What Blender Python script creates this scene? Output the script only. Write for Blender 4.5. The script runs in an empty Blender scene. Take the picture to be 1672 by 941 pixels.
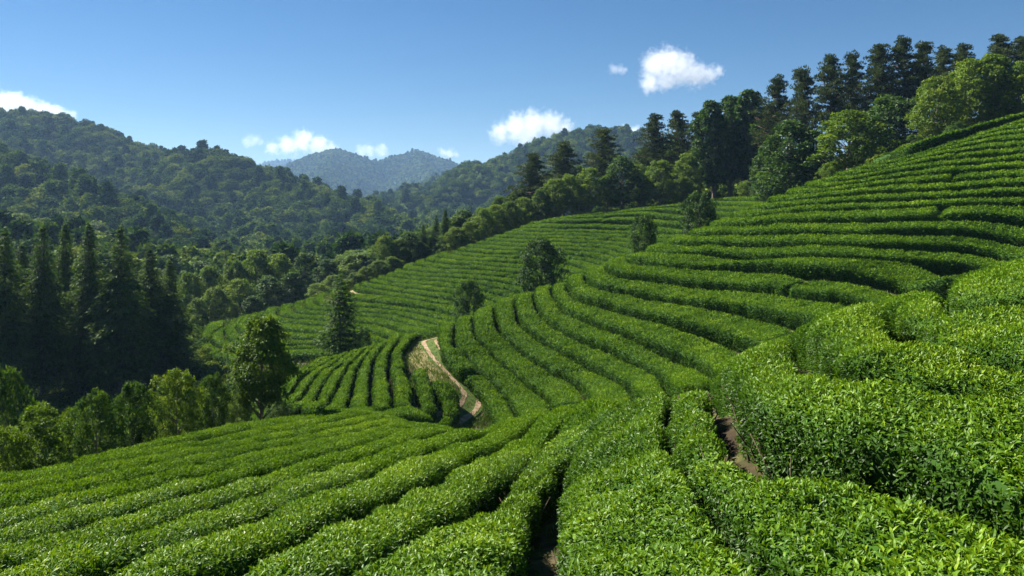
import bpy, math, random
import numpy as np

SC = bpy.context.scene
COL = SC.collection
F, CX, HY = 1300.0, 836.0, 330.0          # focal length (px), picture centre column, horizon row of the survey picture
RNG = np.random.default_rng(7)
HEDGE_H = 0.92

# ------------------------------------------------------------------ small maths helpers
def pchip(x, y, xq):
    """monotone cubic interpolation; y may be (n,) or (n,m)"""
    x = np.asarray(x, float); y = np.asarray(y, float)
    one = y.ndim == 1
    if one: y = y[:, None]
    h = np.diff(x)[:, None]; d = np.diff(y, axis=0) / h
    m = np.zeros_like(y)
    if len(x) > 2:
        w1 = 2 * h[1:] + h[:-1]; w2 = h[1:] + 2 * h[:-1]
        same = d[:-1] * d[1:] > 0
        with np.errstate(divide='ignore', invalid='ignore'):
            hm = (w1 + w2) / (w1 / d[:-1] + w2 / d[1:])
        m[1:-1] = np.where(same, hm, 0)
    m[0], m[-1] = d[0], d[-1]
    xq = np.asarray(xq, float)
    i = np.clip(np.searchsorted(x, xq) - 1, 0, len(x) - 2)
    t = ((xq - x[i]) / (x[i + 1] - x[i]))[:, None]
    hh = h[i]
    r = (2*t**3 - 3*t**2 + 1) * y[i] + (t**3 - 2*t**2 + t) * hh * m[i] + (-2*t**3 + 3*t**2) * y[i+1] + (t**3 - t**2) * hh * m[i+1]
    return r[:, 0] if one else r

def _hash(ix, iy, iz):
    n = (ix * 374761393 + iy * 668265263 + iz * 2147483647 // 7 + 1013904223) & 0x7fffffff
    n = (n ^ (n >> 13)) * 1274126177 & 0x7fffffff
    n = (n ^ (n >> 16)) * 1103515245 & 0x7fffffff
    return ((n >> 7) & 0xffff) / 65535.0

def noise(p):
    """value noise in -1..1, p (n,3)"""
    p = np.asarray(p, float); f = np.floor(p); i = f.astype(np.int64); t = p - f
    t = t * t * (3 - 2 * t)
    r = 0
    for dx in (0, 1):
        for dy in (0, 1):
            for dz in (0, 1):
                w = (t[:, 0] if dx else 1 - t[:, 0]) * (t[:, 1] if dy else 1 - t[:, 1]) * (t[:, 2] if dz else 1 - t[:, 2])
                r = r + w * _hash(i[:, 0] + dx, i[:, 1] + dy, i[:, 2] + dz)
    return r * 2 - 1

def fbm(p, n=4):
    r = 0; a = 1.0; s = 0
    for k in range(n):
        r = r + a * noise(p * 2.0**k + 17.3 * k); s += a; a *= .5
    return r / s

def unit(v):
    return v / np.maximum(np.linalg.norm(v, axis=-1, keepdims=True), 1e-9)

# ------------------------------------------------------------------ mesh helpers
class MB:
    """collects vertices, triangles and quads for ONE mesh object"""
    def __init__(s):
        s.v = []; s.t = []; s.q = []; s.tm = []; s.qm = []; s.tint = []; s.n = 0
    def add(s, v, tris=None, quads=None, mat=0, tint=0.5):
        v = np.asarray(v, np.float32)
        if len(v) == 0: return
        s.v.append(v)
        s.tint.append(np.broadcast_to(np.asarray(tint, np.float32), (len(v),)))
        if tris is not None and len(tris):
            a = np.asarray(tris, np.int32) + s.n; s.t.append(a); s.tm.append(np.full(len(a), mat, np.int32))
        if quads is not None and len(quads):
            a = np.asarray(quads, np.int32) + s.n; s.q.append(a); s.qm.append(np.full(len(a), mat, np.int32))
        s.n += len(v)
    def mesh(s, name, mats, smooth=False, smooth_mats=()):
        v = np.concatenate(s.v); ti = np.concatenate(s.tint)
        t = np.concatenate(s.t) if s.t else np.zeros((0, 3), np.int32)
        q = np.concatenate(s.q) if s.q else np.zeros((0, 4), np.int32)
        mi = np.concatenate(s.tm + s.qm)
        me = bpy.data.meshes.new(name)
        me.vertices.add(len(v)); me.vertices.foreach_set('co', v.ravel())
        lp = np.concatenate([t.ravel(), q.ravel()])
        me.loops.add(len(lp)); me.loops.foreach_set('vertex_index', lp)
        npoly = len(t) + len(q)
        me.polygons.add(npoly)
        st = np.concatenate([np.arange(len(t)) * 3, len(t) * 3 + np.arange(len(q)) * 4]).astype(np.int32)
        me.polygons.foreach_set('loop_start', st)
        for m in mats: me.materials.append(m)
        me.polygons.foreach_set('material_index', mi)
        sm = np.full(npoly, bool(smooth))
        for k in smooth_mats: sm |= mi == k
        me.polygons.foreach_set('use_smooth', sm)
        a = me.attributes.new('tint', 'FLOAT', 'POINT'); a.data.foreach_set('value', np.ascontiguousarray(ti, np.float32))
        me.update(calc_edges=True); me.validate()
        return me
    def obj(s, name, mats, parent=None, **k):
        o = bpy.data.objects.new(name, s.mesh(name, mats, **k)); COL.objects.link(o)
        if parent: o.parent = parent
        return o

def tag(o, label=None, cat=None, group=None, kind=None):
    if label: o['label'] = label
    if cat: o['category'] = cat
    if group: o['group'] = group
    if kind: o['kind'] = kind
    return o

def empty(name, loc=(0, 0, 0)):
    o = bpy.data.objects.new(name, None); COL.objects.link(o); o.location = loc; o.empty_display_size = .3
    return o

def copy_thing(root):
    r = root.copy(); COL.objects.link(r)
    for ch in list(root.children):
        c = ch.copy(); COL.objects.link(c); c.parent = r
    return r

# ------------------------------------------------------------------ materials
def new_mat(name):
    m = bpy.data.materials.new(name); m.use_nodes = True
    nt = m.node_tree; nt.nodes.clear()
    out = nt.nodes.new('ShaderNodeOutputMaterial')
    return m, nt, out

def node(nt, typ, **kw):
    n = nt.nodes.new(typ)
    for k, v in kw.items(): setattr(n, k, v)
    return n

def ramp(nt, fac, stops):
    r = node(nt, 'ShaderNodeValToRGB'); e = r.color_ramp.elements
    while len(e) < len(stops): e.new(.5)
    for k, (p, c) in enumerate(stops):
        e[k].position = p; e[k].color = (*c, 1)
    nt.links.new(fac, r.inputs[0]); return r.outputs[0]

def leaf_mat(name, stops, rough=.5, spec=.3, trans=.3, objvar=.0, patch=0.0, patch_scale=.3, trans_col=(1.25, 1.15, .5)):
    m, nt, out = new_mat(name); L = nt.links
    at = node(nt, 'ShaderNodeAttribute', attribute_name='tint')
    fac = at.outputs['Fac']
    if patch:
        tc = node(nt, 'ShaderNodeNewGeometry'); nz = node(nt, 'ShaderNodeTexNoise'); nz.inputs['Scale'].default_value = patch_scale; nz.inputs['Detail'].default_value = 3
        L.new(tc.outputs['Position'], nz.inputs['Vector'])
        ma = node(nt, 'ShaderNodeMath', operation='MULTIPLY_ADD'); ma.inputs[1].default_value = patch; ma.inputs[2].default_value = -patch * .5
        L.new(nz.outputs['Fac'], ma.inputs[0]); ad = node(nt, 'ShaderNodeMath', operation='ADD', use_clamp=True)
        L.new(fac, ad.inputs[0]); L.new(ma.outputs[0], ad.inputs[1]); fac = ad.outputs[0]
    if objvar:
        oi = node(nt, 'ShaderNodeObjectInfo')
        ma = node(nt, 'ShaderNodeMath', operation='MULTIPLY_ADD'); ma.inputs[1].default_value = objvar; ma.inputs[2].default_value = -objvar * .5
        L.new(oi.outputs['Random'], ma.inputs[0]); ad = node(nt, 'ShaderNodeMath', operation='ADD', use_clamp=True)
        L.new(fac, ad.inputs[0]); L.new(ma.outputs[0], ad.inputs[1]); fac = ad.outputs[0]
    c = ramp(nt, fac, stops)
    b = node(nt, 'ShaderNodeBsdfPrincipled'); L.new(c, b.inputs['Base Color'])
    b.inputs['Roughness'].default_value = rough; b.inputs['Specular IOR Level'].default_value = spec
    sh = b.outputs[0]
    if trans:
        tcn = node(nt, 'ShaderNodeMix', data_type='RGBA', blend_type='MULTIPLY'); tcn.inputs[0].default_value = 1
        L.new(c, tcn.inputs[6]); tcn.inputs[7].default_value = (*trans_col, 1)
        tr = node(nt, 'ShaderNodeBsdfTranslucent'); L.new(tcn.outputs[2], tr.inputs[0])
        mx = node(nt, 'ShaderNodeMixShader'); mx.inputs[0].default_value = trans
        L.new(b.outputs[0], mx.inputs[1]); L.new(tr.outputs[0], mx.inputs[2]); sh = mx.outputs[0]
    L.new(sh, out.inputs['Surface']); return m

def bark_mat(name, c1, c2, scale=6):
    m, nt, out = new_mat(name); L = nt.links
    tc = node(nt, 'ShaderNodeTexCoord'); mp = node(nt, 'ShaderNodeMapping'); mp.inputs['Scale'].default_value = (scale, scale, scale * .25)
    nz = node(nt, 'ShaderNodeTexNoise'); nz.inputs['Scale'].default_value = 2; nz.inputs['Detail'].default_value = 5
    L.new(tc.outputs['Object'], mp.inputs[0]); L.new(mp.outputs[0], nz.inputs['Vector'])
    c = ramp(nt, nz.outputs['Fac'], [(.3, c1), (.7, c2)])
    b = node(nt, 'ShaderNodeBsdfPrincipled'); b.inputs['Roughness'].default_value = .9; b.inputs['Specular IOR Level'].default_value = .15
    L.new(c, b.inputs['Base Color'])
    bp = node(nt, 'ShaderNodeBump'); bp.inputs['Strength'].default_value = .6; bp.inputs['Distance'].default_value = .05
    L.new(nz.outputs['Fac'], bp.inputs['Height']); L.new(bp.outputs[0], b.inputs['Normal'])
    L.new(b.outputs[0], out.inputs['Surface']); return m

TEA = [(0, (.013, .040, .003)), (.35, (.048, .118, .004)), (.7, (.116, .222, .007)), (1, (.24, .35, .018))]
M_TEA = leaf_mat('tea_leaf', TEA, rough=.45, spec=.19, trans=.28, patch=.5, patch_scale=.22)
M_TEAFAR = leaf_mat('tea_foliage', TEA, rough=.6, spec=.12, trans=.26, patch=.5, patch_scale=.13)
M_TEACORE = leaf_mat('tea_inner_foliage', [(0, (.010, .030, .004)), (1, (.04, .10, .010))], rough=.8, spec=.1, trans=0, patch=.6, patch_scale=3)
M_STEM = bark_mat('tea_stem', (.035, .026, .018), (.10, .075, .05), 14)
M_BARK = bark_mat('grey_bark', (.07, .058, .045), (.24, .20, .16), 5)
M_PINEBARK = bark_mat('red_pine_bark', (.06, .04, .028), (.20, .13, .09), 5)
M_BROAD = leaf_mat('broad_leaf', [(0, (.022, .055, .006)), (.45, (.07, .14, .012)), (1, (.17, .24, .02))], rough=.55, spec=.2, trans=.38, objvar=.3)
M_LIME = leaf_mat('yellow_green_leaf', [(0, (.035, .07, .007)), (.45, (.088, .165, .012)), (1, (.19, .28, .022))], rough=.55, spec=.2, trans=.4, objvar=.3)
M_DARK = leaf_mat('dark_leaf', [(0, (.013, .036, .006)), (.5, (.036, .088, .011)), (1, (.085, .16, .018))], rough=.55, spec=.2, trans=.34, objvar=.25)
M_CEDAR = leaf_mat('cedar_spray', [(0, (.018, .050, .009)), (.5, (.055, .118, .015)), (1, (.12, .19, .022))], rough=.6, spec=.15, trans=.34, objvar=.2)
M_PINE = leaf_mat('pine_needle', [(0, (.014, .028, .008)), (.5, (.036, .062, .015)), (1, (.085, .115, .026))], rough=.6, spec=.15, trans=.28, objvar=.25)
M_FOREST = leaf_mat('forest_leaf', [(0, (.012, .036, .006)), (.4, (.042, .095, .012)), (.75, (.095, .155, .016)), (1, (.18, .23, .024))], rough=.7, spec=.05, trans=.2, objvar=.75)
M_GRASS = leaf_mat('grass_blade', [(0, (.035, .075, .010)), (.5, (.09, .15, .018)), (.8, (.20, .20, .05)), (1, (.36, .30, .13))], rough=.6, spec=.2, trans=.25)

def ground_mat():
    m, nt, out = new_mat('hillside_soil'); L = nt.links
    g = node(nt, 'ShaderNodeNewGeometry')
    def nz(s, d=5):
        n = node(nt, 'ShaderNodeTexNoise'); n.inputs['Scale'].default_value = s; n.inputs['Detail'].default_value = d
        L.new(g.outputs['Position'], n.inputs['Vector']); return n.outputs['Fac']
    soil = ramp(nt, nz(1.3), [(.3, (.016, .012, .008)), (.5, (.038, .028, .016)), (.7, (.09, .07, .036))])
    weed = ramp(nt, nz(4), [(.3, (.02, .04, .008)), (.5, (.06, .085, .016)), (.72, (.17, .15, .06))])
    wf = ramp(nt, nz(.5), [(.45, (0, 0, 0)), (.6, (1, 1, 1))])
    mx = node(nt, 'ShaderNodeMix', data_type='RGBA'); L.new(wf, mx.inputs[0]); L.new(soil, mx.inputs[6]); L.new(weed, mx.inputs[7])
    fl = ramp(nt, nz(.8), [(.3, (.012, .03, .006)), (.7, (.04, .075, .012))])
    at = node(nt, 'ShaderNodeAttribute', attribute_name='tint')
    m2 = node(nt, 'ShaderNodeMix', data_type='RGBA'); L.new(at.outputs['Fac'], m2.inputs[0]); L.new(mx.outputs[2], m2.inputs[6]); L.new(fl, m2.inputs[7])
    b = node(nt, 'ShaderNodeBsdfPrincipled'); b.inputs['Roughness'].default_value = .95; b.inputs['Specular IOR Level'].default_value = .1
    L.new(m2.outputs[2], b.inputs['Base Color'])
    bp = node(nt, 'ShaderNodeBump'); bp.inputs['Strength'].default_value = .5; bp.inputs['Distance'].default_value = .06
    L.new(nz(6, 6), bp.inputs['Height']); L.new(bp.outputs[0], b.inputs['Normal'])
    L.new(b.outputs[0], out.inputs['Surface']); return m
M_GROUND = ground_mat()

# ------------------------------------------------------------------ the land: a lofted height field surveyed column by column
def P(Y, py): return (Y, (HY - py) * Y / F)
def Z(Y, z): return (Y, z)
COLS = {
 -900: [Z(1.2,-2.6),Z(7,-3.6),Z(12,-5),Z(18,-6.7),Z(26,-10.5),Z(50,-16.5),Z(60,-17.5),Z(72,-18),Z(85,-19),Z(95,-19.5),Z(110,-19.5),Z(140,-17),Z(190,-10)],
 0: [Z(1.2,-2.25),P(6.95,940),P(9.9,850),P(18.5,755),Z(26,-9.8),Z(52,-16),Z(60,-17),Z(72,-17.5),Z(85,-18.5),Z(95,-19),Z(110,-20),Z(140,-20),Z(190,-14)],
 200: [Z(1.2,-2.15),P(6.7,940),P(9.7,843),P(23,720),Z(31,-10.4),Z(52,-15.5),Z(60,-16.5),Z(70,-17),Z(78,-17.3),Z(85,-17.5),Z(100,-18),Z(135,-20),Z(190,-17)],
 310: [Z(1.2,-2.1),P(6.5,940),P(9.8,835),P(27.5,698),Z(35,-11.3),Z(52,-14.8),Z(60,-15.8),Z(68,-16.3),Z(76,-16.4),P(83,580),P(96,541),Z(130,-19.5),Z(190,-19)],
 420: [Z(1.2,-2.1),P(6.4,940),P(10.4,815),P(33,677),Z(38,-10.8),Z(48,-12.9),Z(55,-14),Z(63,-14.9),Z(73,-15.6),P(80,586),P(100,511),Z(125,-18),Z(190,-20)],
 480: [Z(1.2,-2.1),P(6.3,940),P(10.8,805),P(31,679),P(36,665),P(40,648),P(45,620),P(51,588),Z(64,-14),P(77,582),P(102,498),Z(125,-17),Z(190,-20)],
 550: [Z(1.2,-2.1),P(6.25,940),P(10.8,800),P(28,681),P(33,668),P(38,655),P(44,612),P(51,573),Z(64,-13.4),P(76,572),P(104,474),Z(128,-15),Z(190,-19)],
 640: [Z(1.2,-2.1),P(6.1,940),P(11,783),P(25,685),P(30,677),P(36,658),P(44,597),P(53,545),Z(65,-12.4),P(78,548),P(108,443),Z(130,-12.5),Z(190,-18)],
 700: [Z(1.2,-2.1),P(6.0,940),P(11,775),P(22.5,691),Z(29,-8.4),P(38,668),P(45,600),P(54,536),Z(67,-11.9),P(79,530),P(111,422),Z(133,-10.5),Z(190,-17)],
 770: [Z(1.2,-2.1),P(5.95,940),P(11.2,780),P(21.3,691),Z(29,-8.9),P(41,672),P(48,590),P(57,512),Z(69,-11.3),P(81,510),P(114,398),Z(136,-8.5),Z(190,-16)],
 836: [Z(1.2,-2.1),P(5.9,940),P(10.4,790),P(24,674),Z(32,-9.4),P(43,660),P(50,578),P(59,484),Z(71,-10.3),P(84,492),P(118,375),Z(140,-6.5),Z(190,-15)],
 920: [Z(1.2,-2.05),P(5.8,940),P(10.1,790),P(20,653),Z(31,-9.8),P(44,645),P(50,560),P(60,458),Z(73,-9),P(87,458),P(122,350),Z(145,-3.5),Z(190,-12)],
 1000: [Z(1.2,-2.0),P(5.7,940),P(8.8,780),P(14.5,634),Z(29,-8.8),P(43,630),P(50,530),P(60,425),Z(75,-7.5),P(90,425),P(125,340),Z(150,-1.5),Z(190,-8)],
 1100: [Z(1.2,-1.95),P(5.4,940),P(7.6,780),P(11.8,612),Z(26,-6.7),P(42,608),P(50,500),P(61,390),Z(77,-5.5),P(95,385),P(127,330),Z(152,.8),Z(190,-4)],
 1200: [Z(1.2,-1.9),P(5.0,940),P(6.8,780),P(10.5,592),Z(26,-5.5),P(42,585),P(51,460),P(63,350),Z(80,-3),P(105,350),P(128,318),Z(155,3),Z(200,0)],
 1300: [Z(1.2,-2.1),P(4.8,940),P(6.6,770),P(11.2,550),Z(27,-4.5),P(42,545),P(52,410),P(65,307),Z(82,.5),P(100,318),P(125,295),Z(155,5.5),Z(200,2)],
 1400: [Z(1.2,-2.1),P(4.5,940),P(6.4,760),P(12,510),Z(27,-3.7),P(43,500),P(53,375),P(67,269),Z(82,3.2),P(100,285),P(125,270),Z(155,8),Z(200,4)],
 1530: [Z(1.2,-2.1),P(4.4,940),P(6.2,760),P(13.5,470),Z(28,-3),P(45,470),P(55,335),P(70,226),Z(85,6.5),P(100,245),P(125,232),Z(155,11.5),Z(200,7)],
 1672: [Z(1.2,-2.1),P(4.3,940),P(6.1,745),P(15,425),Z(29,-2.2),P(47,425),P(58,290),P(75,188),Z(90,9.5),P(105,205),P(130,195),Z(160,16),Z(210,11)],
 1900: [Z(1.2,-2.05),Z(3.8,-2),Z(6,-1.85),Z(16,-.7),Z(30,-1.2),Z(48,-1),Z(60,5.5),Z(80,14),Z(95,15),Z(110,16),Z(135,19),Z(165,22),Z(215,16)],
 2600: [Z(1.2,-2),Z(3.6,-1.9),Z(6,-1.6),Z(16,0),Z(30,1),Z(48,3),Z(62,11),Z(85,21),Z(100,22),Z(115,23),Z(140,26),Z(170,29),Z(220,22)],
}
UK = np.array(sorted(COLS)); KN = np.array([COLS[k] for k in UK])      # columns x knots x (Y, z)
DU = 4.0
UG = np.arange(-900, 2600.1, DU)
SG = np.linspace(0, 12, 12 * 24 + 1)
_a = pchip(UK, np.log(KN[:, :, 0]), UG); _b = pchip(UK, KN[:, :, 1], UG)
YG = np.exp(pchip(np.arange(13), _a.T, SG).T)           # [u, s]
ZG = pchip(np.arange(13), _b.T, SG).T
# the lower left field is one even slope
_X = (UG[:, None] - CX) / F * YG
_pl = -1.6 + .061 * (_X - .24 * YG) - .185 * YG
_w = np.clip((900 - UG[:, None]) / 170, 0, 1) * np.clip((3.15 - SG[None]) / .3, 0, 1) * np.clip((SG[None] - .3) / .7, 0, 1)
_w = _w * _w * (3 - 2 * _w)
ZG = ZG * (1 - _w) + _pl * _w
# soften the seams between survey columns a little
for _ in range(6):
    ZG[1:-1] = .25 * ZG[:-2] + .5 * ZG[1:-1] + .25 * ZG[2:]
    YG[1:-1] = .25 * YG[:-2] + .5 * YG[1:-1] + .25 * YG[2:]

def loft(u, s, off=0.0):
    """(column, station) -> point on the clipped tea-top surface (off = -HEDGE_H for the soil)"""
    u = np.asarray(u, float); s = np.asarray(s, float)
    a = np.clip((u - UG[0]) / DU, 0, len(UG) - 1.001); b = np.clip(s * 24, 0, len(SG) - 1.001)
    i = a.astype(int); j = b.astype(int); fa = a - i; fb = b - j
    def bil(G): return (G[i, j] * (1 - fa) * (1 - fb) + G[i + 1, j] * fa * (1 - fb) + G[i, j + 1] * (1 - fa) * fb + G[i + 1, j + 1] * fa * fb)
    Y = bil(YG); z = bil(ZG) + off
    return np.stack([(u - CX) / F * Y, Y, z], -1)

def station(u, py, sa, sb, off=0.0):
    """station of the visible surface at picture row py in column u, searched between stations sa..sb"""
    i = int(np.clip(round((u - UG[0]) / DU), 0, len(UG) - 1))
    k = (SG >= sa - 1e-6) & (SG <= sb + 1e-6)
    r = HY - F * (ZG[i, k] + off) / YG[i, k]; ss = SG[k]
    r = np.minimum.accumulate(r) - np.arange(len(r)) * 1e-6
    return float(np.interp(-py, -r, ss))

# far hills: ridge lines (column, row, distance) that fall away to the valley
RIDGES = [
 (.42, [(-500,150,760),(-200,150,720),(0,176,700),(60,181,690),(130,195,690),(200,222,690),(290,246,720),(400,275,800)]),
 (.46, [(262,262,640),(295,254,620),(330,242,600),(385,254,580),(440,280,560),(520,306,520),(590,328,490),(650,352,460),(700,378,430)]),
 (.50, [(-400,170,460),(-150,200,430),(0,240,400),(70,285,370),(170,315,340),(260,352,310),(330,392,280),(380,430,250)]),
 (.42, [(-300,300,260),(-100,335,240),(0,350,232),(60,352,228),(110,374,222),(160,402,214),(230,430,205)]),
 (.40, [(420,285,2700),(480,264,2500),(520,248,2400),(548,239,2300),(585,252,2300),(622,264,2350),(650,250,2350),(680,242,2400),(720,258,2400),(760,274,2500),(840,300,2500)]),
 (.55, [(548,241,2300),(530,280,1900),(510,330,1600)]),
 (.55, [(680,245,2400),(700,285,2000),(720,320,1700)]),
 (.40, [(330,280,4300),(400,266,4200),(450,257,4200),(500,262,4200),(600,280,4200)]),
 (.42, [(1100,222,1400),(980,225,1400),(900,232,1350),(840,245,1300),(760,267,1300),(700,290,1250),(640,309,1200),(590,322,1150),(540,345,1100)]),
 (.42, [(1300,240,800),(1180,236,800),(1100,232,800),(1040,224,800),(1005,204,800),(970,198,800),(930,210,790),(880,239,780),(830,262,760),(780,284,730),(730,312,690),(680,342,640),(640,370,590)]),
 (.40, [(1100,330,260),(960,340,250),(880,352,240),(800,368,235),(740,384,225),(680,408,212),(630,432,200),(590,455,190),(550,480,180)]),
]
def far_z(X, Y):
    """height of the hills at plan points"""
    X = np.asarray(X, float); Y = np.asarray(Y, float); sh = X.shape; X = X.ravel(); Y = Y.ravel()
    best = np.full(X.shape, -24.0) - 8 * np.clip((Y - 300) / 800, 0, 1)
    for k, r in RIDGES:
        q = np.array([((u - CX) / F * d, d, (HY - py) * d / F - (5.5 if d < 900 else 7)) for u, py, d in r])
        top = np.full(X.shape, -1e9)
        for a, b in zip(q[:-1], q[1:]):
            ab = b - a; t = np.clip(((X - a[0]) * ab[0] + (Y - a[1]) * ab[1]) / (ab[0]**2 + ab[1]**2), 0, 1)
            dd = np.hypot(X - a[0] - t * ab[0], Y - a[1] - t * ab[1])
            sc = a[1]
            w = 90.0 if sc < 900 else 260.0
            g = np.abs(fbm(np.stack([X / w, Y / w, np.full(X.shape, k * 10)], -1), 3))
            v = a[2] + t * ab[2] - k * dd * (1 - .25 * np.clip(dd / (sc * .6), 0, 1)) - g * np.minimum(dd * .60, w * .55) + np.minimum(dd * .06, 6)
            top = np.maximum(top, v)
        best = np.where(np.abs(top - best) < 12, np.maximum(best, top) + (12 - np.abs(top - best))**2 / 48 * .5, np.maximum(best, top))
    return best.reshape(sh)

NF = 150
EY = np.geomspace(1, 1, NF)
UF = UG[::1]
Y12 = YG[:, -1]; Z12 = ZG[:, -1]
ff = np.linspace(0, 1, NF + 1)[1:]
YF = Y12[:, None] * (5200.0 / Y12[:, None]) ** (ff[None] ** 1.15)
XF = (UF[:, None] - CX) / F * YF
ZFAR = far_z(XF, YF)
bl = np.clip((YF - Y12[:, None]) / 70.0, 0, 1); bl = bl * bl * (3 - 2 * bl)
ZF = (Z12[:, None] - HEDGE_H) * (1 - bl) + ZFAR * bl

def ground(X, Y):
    """soil height at plan points"""
    X = np.atleast_1d(np.asarray(X, float)); Y = np.atleast_1d(np.asarray(Y, float))
    a = np.clip((CX + F * X / Y - UG[0]) / DU, 0, len(UG) - 1.001)
    out = np.empty(len(X))
    for n in range(len(X)):
        i = int(a[n]); f = a[n] - i
        yy = np.concatenate([YG[i] * (1 - f) + YG[i + 1] * f, YF[i] * (1 - f) + YF[i + 1] * f])
        zz = np.concatenate([ZG[i] * (1 - f) + ZG[i + 1] * f - HEDGE_H, ZF[i] * (1 - f) + ZF[i + 1] * f])
        out[n] = np.interp(Y[n], yy, zz)
    return out

def grid_faces(n, m):
    i, j = np.meshgrid(np.arange(n - 1), np.arange(m - 1), indexing='ij'); a = (i * m + j).ravel()
    return np.stack([a, a + m, a + m + 1, a + 1], -1)

def build_ground():
    Yn = YG[:, ::2]; Zn = ZG[:, ::2] - HEDGE_H
    sn = SG[::2]
    Yall = np.concatenate([Yn, YF], 1); Zall = np.concatenate([Zn, ZF], 1)
    Xall = (UG[:, None] - CX) / F * Yall
    v = np.stack([Xall, Yall, Zall], -1).reshape(-1, 3)
    wob = noise(v * [.9, .9, 0]) * .04
    v[:, 2] += np.where(v[:, 1] < 170, wob, 0)
    U = np.repeat(UG[:, None], Yall.shape[1], 1); S = np.concatenate([np.repeat(sn[None], len(UG), 0), np.full(YF.shape, 13.0)], 1)
    green = np.zeros_like(U)
    green = np.where(S > 10.15, 1, green)
    left = np.clip((470 - U) / 60, 0, 1)
    green = np.maximum(green, np.clip((345 - U) / 10, 0, 1) * np.clip((S - 3.15) / .1, 0, 1))
    green = np.maximum(green, left * np.clip((S - 3.1) / .2, 0, 1) * np.where((U > 300), np.clip((9.0 - S) / .2, 0, 1), 1))
    green = np.maximum(green, np.clip((S - 7.3) / .3, 0, 1) * np.clip((9.0 - S) / .3, 0, 1))
    green = np.maximum(green, np.clip((U - 1230) / 30, 0, 1) * np.clip((S - 7.25) / .2, 0, 1))
    mb = MB(); mb.add(v, quads=grid_faces(*Yall.shape), tint=green.ravel())
    o = mb.obj('ground', [M_GROUND], smooth=True)
    tag(o, kind='structure')
build_ground()

# ------------------------------------------------------------------ leaves
LEAF7_T = np.array([[0, 3, 1], [3, 4, 1], [4, 2, 1], [0, 1, 5], [5, 1, 6], [6, 1, 2]])
def add_leaves(mb, base, axis, nrm, length, width, mat, tint, detail=False):
    """folded leaf blades: base points, growth axis, blade normal"""
    n = len(base)
    if n == 0: return
    axis = unit(axis); side = unit(np.cross(axis, nrm)); up = np.cross(side, axis)
    length = np.broadcast_to(length, (n,))[:, None]; width = np.broadcast_to(width, (n,))[:, None]
    tint = np.broadcast_to(tint, (n,))
    if detail:
        m = base + axis * length * .5 - up * length * .0
        t = base + axis * length - up * length * .16
        r1 = base + axis * length * .28 + side * width * .46 + up * width * .18
        r2 = base + axis * length * .66 + side * width * .42 + up * width * .14 - up * length * .04
        l1 = r1 - side * width * .92; l2 = r2 - side * width * .84
        v = np.stack([base, m, t, r1, r2, l1, l2], 1).reshape(-1, 3)
        f = (LEAF7_T[None] + (np.arange(n) * 7)[:, None, None]).reshape(-1, 3)
        mb.add(v, tris=f, mat=mat, tint=np.repeat(tint, 7))
    else:
        t = base + axis * length
        r = base + axis * length * .45 + side * width * .5 + up * width * .2
        l = r - side * width
        v = np.stack([base, r, t, l], 1).reshape(-1, 3)
        k = np.arange(n)[:, None] * 4
        f = np.concatenate([k + [0, 1, 2], k + [0, 2, 3]])
        mb.add(v, tris=f, mat=mat, tint=np.repeat(tint, 4))

def rand_dir(n):
    v = RNG.normal(size=(n, 3)); return unit(v)

# ------------------------------------------------------------------ tea hedges
def us_curve(pts, sa, sb, n=120):
    """survey points -> smooth curve in (column, station)"""
    q = []
    for p in pts:
        if len(p) == 3: q.append((p[0], p[2]))
        else: q.append((p[0], station(p[0], p[1], sa, sb)))
    q = np.array(q, float)
    w = loft(q[:, 0], q[:, 1]); d = np.linalg.norm(np.diff(w, axis=0), axis=1) + .05
    t = np.concatenate([[0], np.cumsum(d)]); t /= t[-1]
    return pchip(t, q, np.linspace(0, 1, n))

def resample(c, step):
    d = np.linalg.norm(np.diff(c, axis=0), axis=1); t = np.concatenate([[0], np.cumsum(d)])
    n = max(6, int(t[-1] / step)); tt = np.linspace(0, t[-1], n)
    return np.stack([np.interp(tt, t, c[:, k]) for k in range(c.shape[1])], -1)

def smooth_line(c, it):
    c = c.copy()
    for _ in range(it): c[1:-1] = .25 * c[:-2] + .5 * c[1:-1] + .25 * c[2:]
    return c

def near_dist(pts, line):
    a = line[:-1, :2]; b = line[1:, :2]; ab = b - a
    p = pts[:, None, :2]
    t = np.clip(((p - a) * ab).sum(-1) / np.maximum((ab**2).sum(-1), 1e-9), 0, 1)
    c = a + t[..., None] * ab
    return np.sqrt(((p - c)**2).sum(-1)).min(1)

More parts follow.
